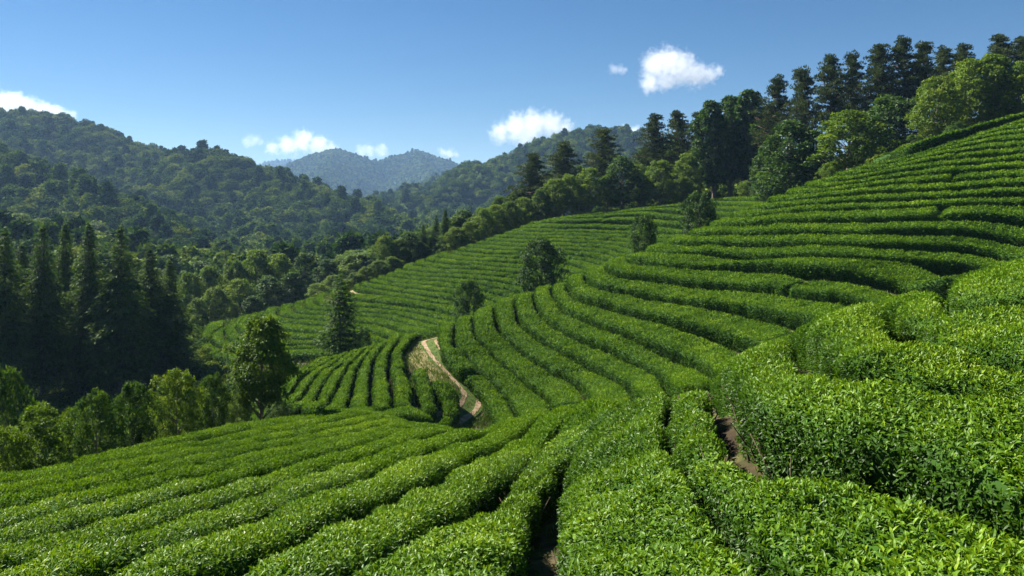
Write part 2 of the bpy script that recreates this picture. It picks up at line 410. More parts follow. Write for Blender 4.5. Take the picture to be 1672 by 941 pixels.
HEDGE_COUNT = [0]
def hedge(cl, cr, fill, wmax, label, group, tilt=.6, dome=.30, tall=1.0, lump=1.0, wmin=.5, taper=(.6, .6), gapl=.32, gapr=.32, notch=0, tintoff=0.0):
    """one clipped tea hedge between two path lines given as (column, station) curves"""
    # the hedge is laid out between the two path lines, following the lie of the land
    cl = smooth_line(cl, 3); cr = smooth_line(cr, 3)
    cm = (cl + cr) / 2
    c = loft(cm[:, 0], cm[:, 1]); dmin = np.hypot(c[:, 0], c[:, 1]).min()
    step = float(np.clip(dmin * .006, .10, .45))
    d_ = np.concatenate([[0], np.cumsum(np.linalg.norm(np.diff(c, axis=0), axis=1))])
    n = max(8, int(d_[-1] / step)); tt = np.linspace(0, d_[-1], n)
    rs = lambda q: np.stack([np.interp(tt, d_, q[:, k]) for k in range(2)], -1)
    cl = rs(cl); cr = rs(cr); cm = (cl + cr) / 2
    L = loft(cl[:, 0], cl[:, 1]); R = loft(cr[:, 0], cr[:, 1]); c = loft(cm[:, 0], cm[:, 1])
    tg = unit(np.gradient(c[:, :2], axis=0)); dv = (R - L)[:, :2]; dl_ = np.maximum(np.linalg.norm(dv, axis=1), 1e-3)
    perp = np.maximum(np.abs(tg[:, 0] * dv[:, 1] - tg[:, 1] * dv[:, 0]), .25 * dl_)          # true width across the row
    perp = smooth_line(perp[:, None], 10)[:, 0]
    il = np.clip(np.maximum(gapl / 2, perp * (1 - fill) / 2) / perp, 0, .3); ir = np.clip(np.maximum(gapr / 2, perp * (1 - fill) / 2) / perp, 0, .3)
    w = perp * (1 - il - ir); ex = np.clip(1 - wmax / np.maximum(w, .01), 0, .8) * w / perp / 2
    il = smooth_line((il + ex)[:, None], 6)[:, 0]; ir = smooth_line((ir + ex)[:, None], 6)[:, 0]; w = perp * (1 - il - ir)
    arc = tt; gz = c[:, 2] - HEDGE_H
    end = np.minimum(np.clip(arc / taper[0], 0, 1), np.clip((arc[-1] - arc) / taper[1], 0, 1)); end = np.sqrt(1 - (1 - end)**2) * .97 + .03
    M = 17 if dmin < 30 else 11
    v = np.linspace(-1, 1, M)
    # cross-section: nearly flat clipped top, rounded shoulders, steep sides
    xs = np.array([np.sign(a) * (1 - (1 - min(1, abs(a) / .62))**2.2) for a in v]) * np.where(np.abs(v) > .62, 1 - .14 * ((np.abs(v) - .62) / .38)**2, 1)
    hs = np.where(np.abs(v) < .62, 1 - dome * (np.abs(v) / .62)**2.4, (1 - dome) * (1 - ((np.abs(v) - .62) / .38)))
    hh = HEDGE_H * tall * (1 + .05 * noise(np.stack([arc * .35, np.zeros(n), np.full(n, HEDGE_COUNT[0] * 3.1)], -1)))
    if notch:                                             # a missing bush or a picker's gap here and there
        for a0 in np.cumsum(RNG.uniform(notch * .3, notch * 1.7, 40)) - RNG.uniform(0, notch * .8):
            if a0 > arc[-1] - 1: break
            dip = np.exp(-((arc - a0) / RNG.uniform(.16, .30))**4) * RNG.uniform(.35, .85)
            hh = hh * (1 - dip); end = end * (1 - .5 * dip)
    hh = hh * np.clip(.45 + .55 * w / 1.1, .5, 1)
    xe = xs[None] * (.25 + .75 * end[:, None])
    wt = (il[:, None] + (1 - ir - il)[:, None] * (.5 + .5 * xe))                                # 0 on the left path line, 1 on the right one
    us = cl[:, None] * (1 - wt[..., None]) + cr[:, None] * wt[..., None]
    T = loft(us[..., 0].ravel(), us[..., 1].ravel()).reshape(n, M, 3)
    soil = T[..., 2] - HEDGE_H
    lev = gz[:, None] + (soil - gz[:, None]) * np.where(hs[None] > .4, 1 - tilt, 1.0)
    zz = np.maximum(lev, soil - .02) + hs[None] * hh[:, None] * end[:, None] - .06
    g = np.stack([T[..., 0], T[..., 1], zz], -1)
    def normals(g):
        a = np.gradient(g, axis=0); b = np.gradient(g, axis=1); m = unit(np.cross(a, b))
        return m * (np.sign(m[:, M // 2, 2].sum()) or 1)
    nm = normals(g)
    flat = g.reshape(-1, 3)
    cell = .75 if dmin < 30 else 1.1
    q = flat / cell; q[:, 2] *= .6
    b = noise(q + HEDGE_COUNT[0] * 7.7) * .075 + noise(q * 2.3 + 5) * .04 - .03
    bush = np.abs(np.sin(np.pi * (arc / 1.15 + .35 * noise(np.stack([arc * .4, np.zeros(n), np.zeros(n)], -1)))))   # single bushes in the row
    b = b.reshape(n, M) + ((bush - .65) * .10)[:, None] * (.5 + .5 * np.abs(v))[None]
    g = g + nm * b[..., None] * lump * np.clip(end, .2, 1)[:, None, None]
    nm = normals(g)
    mb = MB()
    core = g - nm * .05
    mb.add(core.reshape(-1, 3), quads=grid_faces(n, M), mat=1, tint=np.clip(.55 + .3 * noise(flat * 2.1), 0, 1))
    # end caps
    # leaves over the surface, finer the nearer the hedge is
    a = np.linalg.norm(np.cross(g[1:, :-1] - g[:-1, :-1], g[:-1, 1:] - g[:-1, :-1]), axis=-1)
    cc = (g[1:, 1:] + g[:-1, :-1]) / 2
    d = np.linalg.norm(cc, axis=-1)
    hv = (hs[1:] + hs[:-1]) / 2
    Ls = np.where(d < 9, .074 - .0016 * d, np.clip(d * .0024, .058, .20))
    cover = np.where(d < 14, 3.4, np.where(d < 40, 2.6, 2.0))
    px = CX + F * cc[..., 0] / np.maximum(cc[..., 1], .1)
    vis = (px > -260) & (px < 1930) & (HY - F * cc[..., 2] / np.maximum(cc[..., 1], .1) < 1180)
    dens = cover / (Ls * Ls * .42) * np.where(hv < .18, .35, 1)[None] * vis
    cnt = RNG.poisson(a * dens / np.where(d < 16, 4, 1))
    idx = np.repeat(np.arange(cnt.size), cnt.ravel())
    ii, jj = np.unravel_index(idx, cnt.shape)
    k = len(idx)
    fa = RNG.random(k)[:, None]; fb = RNG.random(k)[:, None]
    pos = (g[ii, jj] * (1 - fa) + g[ii + 1, jj] * fa) * (1 - fb) + (g[ii, jj + 1] * (1 - fa) + g[ii + 1, jj + 1] * fa) * fb
    nn = unit(nm[ii, jj] * (1 - fb) + nm[ii, jj + 1] * fb)
    ln = Ls[ii, jj]; dd = d[ii, jj]
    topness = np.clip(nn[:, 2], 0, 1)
    base_t = np.clip(np.where(dd < 14, .20, .28) + np.where(dd < 14, .43, .37) * topness**1.5 + .14 * noise(pos * 1.6), 0, 1) + tintoff  # paler new flush on top; shade of the sides painted into the tint too
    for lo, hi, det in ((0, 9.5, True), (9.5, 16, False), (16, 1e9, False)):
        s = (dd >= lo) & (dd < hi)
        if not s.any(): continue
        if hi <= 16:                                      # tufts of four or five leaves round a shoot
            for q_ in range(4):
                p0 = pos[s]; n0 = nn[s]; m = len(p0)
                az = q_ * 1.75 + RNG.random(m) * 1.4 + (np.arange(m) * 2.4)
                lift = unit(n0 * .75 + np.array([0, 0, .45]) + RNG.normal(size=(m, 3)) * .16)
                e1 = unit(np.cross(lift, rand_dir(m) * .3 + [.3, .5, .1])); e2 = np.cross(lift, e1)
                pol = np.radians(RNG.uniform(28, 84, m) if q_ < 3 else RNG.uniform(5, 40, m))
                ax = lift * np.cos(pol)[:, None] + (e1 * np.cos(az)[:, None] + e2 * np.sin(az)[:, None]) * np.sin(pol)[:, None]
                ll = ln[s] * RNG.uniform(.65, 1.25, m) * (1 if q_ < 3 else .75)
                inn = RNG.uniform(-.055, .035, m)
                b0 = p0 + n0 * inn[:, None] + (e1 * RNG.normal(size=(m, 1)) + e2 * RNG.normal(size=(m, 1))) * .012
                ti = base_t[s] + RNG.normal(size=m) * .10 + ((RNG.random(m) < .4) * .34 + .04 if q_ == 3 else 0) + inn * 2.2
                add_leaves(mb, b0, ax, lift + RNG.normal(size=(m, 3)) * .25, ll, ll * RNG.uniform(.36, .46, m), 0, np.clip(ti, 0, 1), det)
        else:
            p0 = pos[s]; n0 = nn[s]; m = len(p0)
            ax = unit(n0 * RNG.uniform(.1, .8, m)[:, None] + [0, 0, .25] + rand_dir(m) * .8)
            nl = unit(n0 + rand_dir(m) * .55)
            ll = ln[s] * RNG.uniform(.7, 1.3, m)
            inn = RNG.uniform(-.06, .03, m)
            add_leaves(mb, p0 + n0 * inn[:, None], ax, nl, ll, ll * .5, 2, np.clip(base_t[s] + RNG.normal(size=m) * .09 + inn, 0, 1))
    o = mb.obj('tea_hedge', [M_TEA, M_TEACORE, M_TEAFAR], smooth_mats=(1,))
    tag(o, label, 'tea hedge', group)
    if dmin < 9:                                          # woody stems under the near hedges
        sm = MB()
        for _ in range(int(arc[-1] * 9)):
            i = int(RNG.integers(2, n - 2)); j = int(RNG.choice([M // 2 - 3, M // 2 - 2, M // 2 + 2, M // 2 + 3]))
            if np.hypot(c[i, 0], c[i, 1]) > 14: continue
            p = np.array([T[i, j, 0], T[i, j, 1], soil[i, j] - .05])
            q_ = p + np.array([RNG.normal() * .08, RNG.normal() * .08, .26]); r_ = q_ + np.array([RNG.normal() * .10, RNG.normal() * .10, .26])
            tube(sm, [p, q_, r_], [.016, .011, .006], 5)
        if sm.n: tag(sm.obj('stems', [M_STEM], o, smooth=True), kind='stuff')
    HEDGE_COUNT[0] += 1
    return o

def tube(mb, pts, rad, sides=8, mat=0, tint=.5):
    pts = np.asarray(pts, float); n = len(pts)
    tg = unit(np.gradient(pts, axis=0)); ref = np.array([.3, .8, .1])
    e1 = unit(np.cross(tg, ref)); e2 = np.cross(tg, e1)
    a = np.arange(sides) * 2 * math.pi / sides
    v = pts[:, None] + (e1[:, None] * np.cos(a)[None, :, None] + e2[:, None] * np.sin(a)[None, :, None]) * np.asarray(rad)[:, None, None]
    q = []
    for i in range(n - 1):
        for j in range(sides):
            k = (j + 1) % sides
            q.append((i * sides + j, i * sides + k, (i + 1) * sides + k, (i + 1) * sides + j))
    vv = np.concatenate([v.reshape(-1, 3), pts[-1:]])
    t = [((n - 1) * sides + j, (n - 1) * sides + (j + 1) % sides, n * sides) for j in range(sides)]
    mb.add(vv, tris=t, quads=q, mat=mat, tint=tint)

S = 's'
# -- foreground rows (path lines from the near-right to the far-left)
A_LINES = [
 [(2600,S,3.05),(1900,S,3.08),(1672,S,3.08),(1600,S,3.08),(1565,S,3.1),(1540,S,3.3),(1520,S,4.15)],
 [(2600,S,2.7),(1900,515),(1672,507),(1600,497),(1560,480),(1548,S,3.04),(1530,S,3.25),(1508,S,4.15)],
 [(2600,S,2.3),(1900,600),(1672,572),(1560,558),(1490,540),(1470,505),(1455,S,3.08),(1435,S,3.4),(1420,S,4.15)],
 [(2500,S,1.8),(1900,700),(1672,638),(1511,616),(1386,591),(1330,572),(1318,548),(1310,S,3.08),(1295,S,3.45),(1280,S,4.15)],
 [(2300,1120),(1950,900),(1672,803),(1500,755),(1380,722),(1270,690),(1210,650),(1186,620),(1180,S,3.03),(1165,S,3.4),(1150,S,4.15)],
 [(1460,1180),(1330,941),(1240,860),(1180,800),(1120,720),(1092,680),(1085,650),(1095,620),(1098,S,3.05),(1085,S,3.5),(1070,S,4.15)],
 [(868,1250),(878,941),(886,843),(900,781),(916,745),(936,723),(981,673),(1011,648),(1030,S,3.03),(1035,S,3.4),(1025,S,4.15)],
]
# rows of the left field: straight, evenly pitched lines running away and down, bending a little at their far ends
FIELD = [(q, float(np.interp(-q, [3, 4.65, 6.25, 8, 9.75, 11.5, 13.25, 15, 16.7], [27, 29, 31, 32, 31.5, 34, 36, 38, 37])), float(np.interp(-q, [3, 9.75, 15, 16.7], [.012, .010, .004, 0]))) for q in np.linspace(-3.05, -16.7, 11)]
A_TEXT = [
 'leafy tea hedge on the crest above the notch, top right of the near hedges',
 'leafy near tea hedge just under the crest, right of the upper notch',
 'near tea hedge with a dark notch, third below the crest at right',
 'near tea hedge above the dark soil gap at the right edge',
 'broad glossy near tea hedge below the dark soil gap at bottom right',
 'broad bright tea hedge right of the narrow dark gap at bottom centre',
 'near tea hedge just left of the narrow dark gap at bottom centre',
 'long near tea hedge, second to the left of the dark bottom gap',
 'long near tea hedge, third to the left of the dark bottom gap',
 'long tea hedge reaching the bottom left corner of the slope',
 'sweeping tea hedge, seventh in from the shrub edge of the lower left field',
 'sweeping tea hedge, sixth in from the shrub edge of the lower left field',
 'sweeping tea hedge, fifth in from the shrub edge of the lower left field',
 'sweeping tea hedge, fourth in from the shrub edge of the lower left field',
 'sweeping tea hedge, third in from the shrub edge of the lower left field',
 'sweeping tea hedge, second in from the shrub edge of the lower left field',
 'outermost tea hedge of the lower left field, running beside the shrubs',
]
ORD = ['first','second','third','fourth','fifth','sixth','seventh','eighth','ninth','tenth','eleventh','twelfth','thirteenth','fourteenth','fifteenth','sixteenth','seventeenth','eighteenth','nineteenth','twentieth',
       'twenty-first','twenty-second','twenty-third','twenty-fourth','twenty-fifth','twenty-sixth','twenty-seventh','twenty-eighth','twenty-ninth','thirtieth','thirty-first','thirty-second','thirty-third','thirty-fourth','thirty-fifth','thirty-sixth','thirty-seventh','thirty-eighth','thirty-ninth','fortieth']
A_GAP = [.3, .3, .3, .36, .38, .12, .36, .36, .42, .44, .48, .52, .54, .56, .56, .56, .56, .56, .5]
def us_plan(x, y):
    u = CX + F * x / y; a = np.clip((u - UG[0]) / DU, 0, len(UG) - 1.001); i = a.astype(int); f = a - i
    return np.stack([u, [np.interp(yy, YG[k] * (1 - g) + YG[k + 1] * g, SG) for k, g, yy in zip(i, f, y)]], -1)
def field_line(q, yend, bend, n=200):
    y0 = max(2.2, -q / (.24 + (CX + 160) / F) * 1.0)          # starts just outside the left border
    y = np.linspace(y0, yend, n)
    x = .24 * y + q + bend * np.clip(y - 17, 0, None)**2 + .06 * np.sin(y * .35 + q)
    return us_plan(x, y)
AC = [us_curve(l, 0, 5.05, 200) for l in A_LINES] + [field_line(*f) for f in FIELD]
for k in range(len(AC) - 1):
    lo_, hi_ = AC[k], AC[k + 1]
    hedge(lo_, hi_, .95, 4.2, A_TEXT[k], 'tea hedges of the near slope', tilt=.25, tall=[1, 1.04, 1.06, 1.10, .90, .92, .95][min(k, 6)] if k < 8 else 1.0, lump=1.0 if k < 8 else .45, dome=.3 if k < 7 else .42, gapl=A_GAP[k], gapr=A_GAP[k + 1], taper=(.4, .8))
BACK = [us_curve([(2600, S, s), (2100, S, s + .02), (1760, S, s + .05), (1620, S, s + .12)], 3, 5, 80) for s in (3.16, 3.32, 3.5, 3.68, 3.86)]
for k in range(4):
    hedge(BACK[k], BACK[k + 1], .9, 2.2, f'tea hedge behind the near crest beyond the right picture border, {ORD[k]} row down', 'tea hedges behind the near crest', tilt=.3)

# -- the knoll left of the dirt track (row centre lines)
C_ROWS = [
 [(675,541),(661,547),(648,569),(648,596),(658,620),(657,648)],
 [(652,542),(638,550),(624,572),(619,596),(622,620),(623,650)],
 [(626,551),(615,558),(598,579),(591,603),(588,624),(588,650)],
 [(612,556),(598,563),(576,588),(567,610),(557,634),(546,655)],
 [(596,560),(581,568),(560,586),(545,608),(534,629),(517,653),(502,664)],
 [(580,563),(564,573),(540,591),(521,612),(506,630),(490,652),(470,672)],
 [(562,568),(545,577),(519,593),(497,612),(484,634),(468,658),(450,676)],
 [(544,572),(526,581),(497,596),(480,615),(466,637),(450,660),(430,678)],
 [(526,576),(507,585),(485,598),(468,612),(452,632),(436,655),(418,676)],
]
CCc = []
for l in C_ROWS:
    q = list(l[1:])
    q = [(l[0][0] + 22, S, 7.7), (l[0][0] + 8, S, 7.3)] + q + [(q[-1][0], S, 4.72)]
    CCc.append(us_curve(q, 4.8, 7.0))
CB = [CCc[0] * 1.5 - CCc[1] * .5] + [(a + b) / 2 for a, b in zip(CCc[:-1], CCc[1:])] + [CCc[-1] * 1.5 - CCc[-2] * .5]
for k in range(len(CCc)):
    hedge(CB[k], CB[k + 1], .84, 2.3, f'rounded tea hedge draped over the knoll, {ORD[k]} row left of the dirt track', 'tea hedges over the knoll', tilt=.2, lump=1.25)

for pts, wd, t in (([(683,592),(690,614),(697,640),(702,664)], 11, 'short tea hedge at the foot of the dry bank, just left of the track'), ([(712,614),(727,630),(736,648),(735,664),(722,680)], 13, 'stubby tea hedge hugging the lower left bend of the dirt track')):
    hedge(us_curve([(x - wd, y) for x, y in pts], 4.4, 7.0, 60), us_curve([(x + wd, y) for x, y in pts], 4.4, 7.0, 60), .98, 2.0, t, 'tea hedges over the knoll', tilt=.2, gapl=.05, gapr=.05)

# -- the right-hand hill
def wrap(l, s1=7.3, s2=7.75, dx=10):
    x = l[0][0]; return [(x + 3 * dx, S, s2), (x + dx, S, s1)] + l
B_KEYS = [   # (rows below the next key, line)
 (1, [(713,534),(718,565),(739,595),(769,621),(787,645),(796,664)]),
 (1, [(742,525),(741,556),(762,576),(792,610),(830,651)]),
 (1, [(771,516),(775,540),(793,565),(822,592),(852,618),(893,648)]),
 (1, [(806,500),(812,531),(849,569),(894,599),(945,627)]),
 (1, [(840,488),(846,519),(880,551),(917,571),(971,600),(1025,628)]),
 (1, [(870,477),(878,503),(905,529),(941,550),(1014,580),(1075,610)]),
 (1, [(899,468),(909,487),(920,502),(953,520),(1029,548),(1089,576),(1150,600)]),
 (1, [(924,459),(934,478),(999,500),(1080,521),(1150,541),(1220,568)]),
 (1, [(954,447),(960,458),(990,470),(1050,480),(1143,494),(1230,510),(1320,530)]),
 (1, [(988,433),(996,443),(1071,455),(1167,465),(1288,476),(1400,490)]),
 (1, [(1023,418),(1035,426),(1119,432),(1215,438),(1300,446),(1400,458),(1520,475)]),
 (4, [(1051,405),(1062,410),(1170,412),(1271,416),(1442,424),(1560,430),(1750,440),(2100,455)]),
 (5, [(1190,352),(1215,351),(1300,343),(1400,338),(1540,332),(1672,328),(1800,326),(2150,322)]),
 (7, [(1340,293),(1370,291),(1420,283),(1500,272),(1600,264),(1672,258),(1800,252),(2150,225)]),
 (0, [(1420,263),(1460,251),(1530,231),(1600,210),(1672,193),(1800,160),(2150,70)]),
]
BK = [us_curve(wrap(l + [(l[-1][0] + 22, S, 4.5)] if l[-1][0] < 1600 else l), 4.6, 7.0) for _, l in B_KEYS]
BL = []
for (n, _), a, b in zip(B_KEYS[:-1], BK[:-1], BK[1:]):
    for j in range(n): BL.append(a + (b - a) * j / n)
BL.append(BK[-1])
for k in range(len(BL) - 1):
    hedge(BL[k], BL[k + 1], .80, 2.1, f'long tea hedge contouring the right-hand hill, {ORD[k]} row up from the dirt track', 'tea hedges of the right-hand hill', tilt=.75, lump=.9, notch=48)
# top-most row along the brow
top = us_curve([(1400,S,7.2),(1460,S,7.12),(1530,S,7.1),(1600,S,7.1),(1672,S,7.1),(1800,S,7.1),(2150,S,7.1)], 4.5, 7.5)
hedge(BL[-1], top, .85, 2.0, 'uppermost tea hedge along the brow of the right-hand hill below the pines', 'tea hedges of the right-hand hill', tilt=.6)

# -- the middle hill across the hollow
D_KEYS = [
 (1, [(326,570),(348,581),(374,586),(440,584),(477,580),(540,577),(600,574)]),
 (5, [(372,525),(347,541),(343,553),(360,565),(381,570),(472,568),(546,565),(620,560)]),
 (2, [(430,508),(424,516),(440,521),(480,526),(540,531),(600,538),(650,549),(690,560)]),
 (3, [(477,499),(483,507),(525,512),(577,513),(635,518),(690,532),(720,548)]),
 (1, [(530,481),(538,488),(582,491),(640,495),(700,502),(745,514),(775,530)]),
 (6, [(575,467),(590,472),(632,479),(703,491),(750,498),(800,506),(850,516)]),
 (4, [(656,437),(680,441),(775,446),(847,453),(900,460),(950,470)]),
 (8, [(732,409),(775,417),(847,420),(950,423),(1020,426),(1080,430)]),
 (7, [(847,370),(900,372),(960,373),(1060,377),(1130,378),(1200,380)]),
 (0, [(905,351),(960,347),(1020,341),(1100,332),(1180,322),(1250,318),(1330,312)]),
]
def wrapd(l): return [(l[0][0] + 12, S, 10.5), (l[0][0] + 4, S, 10.2)] + l
DK = [us_curve(wrapd(l), 8.6, 10.0, 100) for _, l in D_KEYS]
DL = []
for (n, _), a, b in zip(D_KEYS[:-1], DK[:-1], DK[1:]):
    for j in range(n): DL.append(a + (b - a) * j / n)
DL.append(DK[-1])
for k in range(len(DL) - 1):
    hedge(DL[k], DL[k + 1], .72, 1.7, f'clipped tea hedge on the middle terraced hill, {ORD[k]} row counted up from its foot', 'tea hedges of the middle hill', tilt=.75, lump=.8, notch=34, gapl=1.5 if k in (12, 22) else .32)

# ------------------------------------------------------------------ tree prototypes
def clump_leaves(mb, c, rx, rz, n, ls, mat, tint0, flat=.5, low=.35, squash=1.0):
    """a clump of leaves on and in an ellipsoid, thicker above"""
    d = rand_dir(n); d[:, 2] = np.where((d[:, 2] < -low), -d[:, 2], d[:, 2])
    r = RNG.uniform(.55, 1.05, n)[:, None] * (1 + .25 * noise(d * 2.2 + c))[:, None]
    p = c + d * r * [rx, rx, rz]
    nl = unit(d * .8 + np.array([0, 0, flat]) + rand_dir(n) * .55)
    ax = unit(np.cross(nl, rand_dir(n)) + d * .5 - [0, 0, .25])
    l = ls * RNG.uniform(.7, 1.35, n)
    add_leaves(mb, p, ax, nl, l, l * .62, mat, np.clip(tint0 + RNG.normal(size=n) * .13 + d[:, 2] * .08, 0, 1))

def proto(name, trunk_mb, crown_mb, bark, leaf):
    t = bpy.data.meshes
    return (trunk_mb.mesh(name + '_trunk', [bark], smooth=True), crown_mb.mesh(name + '_crown', [leaf]))

def broadleaf(name, leaf, H=10, R=3.2, base=.18, n_clump=95, per=85, ls=.30, prof=1.0, rz=.16, seed=0, lean=0.0):
    global RNG
    RNG = np.random.default_rng(100 + seed)
    tb = MB(); cb = MB()
    k = np.linspace(0, 1, 7)
    wx = np.cumsum(RNG.normal(size=7)) * .02 * H * .5 * k; wy = np.cumsum(RNG.normal(size=7)) * .02 * H * .5 * k
    tp = np.stack([wx + lean * k * H * .1, wy, k * H * .86 - .3], -1)
    tube(tb, tp, .022 * H * (1 - k * .85) * np.where(k == 0, 1.35, 1), 9)
    def envelope(z):                        # crown radius at relative height
        q = np.clip((z - base) / (1 - base), 0, 1)
        return R * np.clip(np.sin(np.pi * np.clip(q, 0, 1)**(.80 * prof)), 0, 1)**.58 * (1 - .10 * q)
    for i in range(n_clump):
        z = base + (1 - base) * (.04 + .92 * ((i + RNG.random()) / n_clump))
        az = i * 2.39996 + RNG.normal() * .3
        lobe = 1 + .28 * math.sin(3 * az + seed * 1.7 + 4 * z) * math.sin(9 * z + seed)
        rr = envelope(z) * math.sqrt(RNG.uniform(.3, 1.0)) * RNG.uniform(.78, 1.12) * lobe
        tz = np.interp(z * H, tp[:, 2], np.arange(7)); 
        cx = np.interp(z * H, tp[:, 2], tp[:, 0]); cy = np.interp(z * H, tp[:, 2], tp[:, 1])
        c = np.array([cx + rr * math.cos(az), cy + rr * math.sin(az), z * H])
        rx = R * RNG.uniform(.15, .31) * (.75 if z > .85 else 1)
        clump_leaves(cb, c, rx, R * rz * RNG.uniform(.8, 1.4), int(per * RNG.uniform(.7, 1.3)), ls, 0, RNG.normal(.48, .14))
        if i % 2 == 0 and z < .9:
            h0 = max(base * .55, z - .16 - .25 * rr / H) * H
            s0 = np.array([np.interp(h0, tp[:, 2], tp[:, 0]), np.interp(h0, tp[:, 2], tp[:, 1]), h0])
            mdp = (s0 + c) / 2 + [0, 0, -.06 * rr]
            r0 = .009 * H * (1 - z * .6)
            tube(tb, [s0, mdp, c], [r0, r0 * .6, r0 * .25], 6)
    # inner, shaded leaves
    return proto(name, tb, cb, M_BARK, leaf)

def cedar(name, leaf, H=15, R=2.0, levels=38, seed=0, base=.1, power=.82, dens=1.0, bark=None):
    global RNG
    RNG = np.random.default_rng(200 + seed)
    tb = MB(); cb = MB(); k = np.linspace(0, 1, 8)
    tube(tb, np.stack([RNG.normal(size=8) * .05, RNG.normal(size=8) * .05, k * H - .3], -1), .016 * H * (1 - k * .93), 9)
    for i in range(levels):
        q = (i + .5) / levels; z = H * (base + (1 - base) * q)
        nb = 9 if q < .8 else 6
        for j in range(nb):
            if RNG.random() < (.30 if q < .2 else .10): continue
            az = j * 2 * math.pi / nb + i * .7 + RNG.normal() * .2
            r = R * (1 - q)**power * RNG.uniform(.62, 1.15) * (1 if q > .12 else .75) * (1 + .22 * math.sin(i * .9 + seed) * math.sin(az * 2 + seed)) + .10
            d = np.array([math.cos(az), math.sin(az), 0]); droop = RNG.uniform(.12, .35)
            end = np.array([0, 0, z]) + d * r - [0, 0, r * droop]
            if i % 3 == 0 and r > .5: tube(tb, [[0, 0, z], end * .5 + np.array([0, 0, z + .05 * r]) * .5, end], [.03, .02, .008], 4)
            m = max(3, int(r * 3.6)); tt = RNG.normal(.36, .14)
            for s in np.linspace(.22, 1.0, m):
                c = np.array([0, 0, z]) + d * r * s - [0, 0, r * droop * s * s]
                n = int(14 * dens); rd = rand_dir(n)
                p = c + rd * [.30, .30, .16] * (.7 + .1 * R) * min(1, .25 + .6 * r)
                ax = unit(d * .8 + rd * .7 - [0, 0, .45]); nl = unit(np.array([0, 0, .9]) + d * .3 + rand_dir(n) * .6)
                l = .32 * min(1.0, .5 + .3 * r) * RNG.uniform(.7, 1.3, n)
                add_leaves(cb, p, ax, nl, l, l * .42, 0, np.clip(tt + .12 * s + RNG.normal(size=n) * .12, 0, 1))
    clump_leaves(cb, np.array([0, 0, H * .985]), .07, .5, 36, .2, 0, .5)
    return proto(name, tb, cb, bark or M_BARK, leaf)

def pine(name, H=13, R=2.3, n_br=26, base=.38, seed=0, ls=.30):
    global RNG
    RNG = np.random.default_rng(300 + seed)
    tb = MB(); cb = MB(); k = np.linspace(0, 1, 8)
    tp = np.stack([np.cumsum(RNG.normal(size=8)) * .06 * k, np.cumsum(RNG.normal(size=8)) * .06 * k, k * H * .97 - .3], -1)
    tube(tb, tp, .0155 * H * (1 - k * .88), 9)
    for i in range(n_br):
        q = np.clip((i + RNG.normal() * 1.2) / n_br, 0, .98); z = H * (base + (1 - base) * q)
        az = RNG.random() * 6.283
        r = R * (1 - q)**.66 * RNG.uniform(.42, 1.15) + .25 * (.8 if q < .12 else 1)
        d = np.array([math.cos(az), math.sin(az), 0])
        s0 = np.array([np.interp(z, tp[:, 2], tp[:, 0]), np.interp(z, tp[:, 2], tp[:, 1]), z])
        end = s0 + d * r + [0, 0, r * RNG.uniform(.0, .45)]
        tube(tb, [s0, (s0 + end) / 2 - [0, 0, .05 * r], end], [.055, .038, .015], 5)
        for c, sc in ((end, 1.0), (s0 * .28 + end * .72 + rand_dir(1)[0] * [.4, .4, .2], 1.0), (s0 * .55 + end * .45 + rand_dir(1)[0] * [.35, .35, .25], .9), (s0 * .78 + end * .22 + rand_dir(1)[0] * [.2, .2, .25], .7)):
            sc = sc * (1 - .4 * q); c = c + [0, 0, RNG.normal() * .28]
            n = int(64 * sc); rx = RNG.uniform(.38, .68) * sc; rd = rand_dir(n); rd[:, 2] = np.abs(rd[:, 2]) * 1.1 - .25
            p = c + rd * np.cbrt(RNG.random(n))[:, None] * [rx, rx, rx * .62]
            ax = unit(rd * .9 + [0, 0, .6] + rand_dir(n) * .4); nl = unit(rand_dir(n) + rd * .4)
            l = ls * RNG.uniform(.6, 1.1, n)
            add_leaves(cb, p, ax, nl, l, l * .34, 0, np.clip(RNG.normal(.45, .06) + .2 * rd[:, 2] + RNG.normal(size=n) * .13, 0, 1))
    clump_leaves(cb, np.array([tp[-1, 0], tp[-1, 1], H * .97]), .22, .35, 60, ls, 0, .5)
    return proto(name, tb, cb, M_PINEBARK, M_PINE)

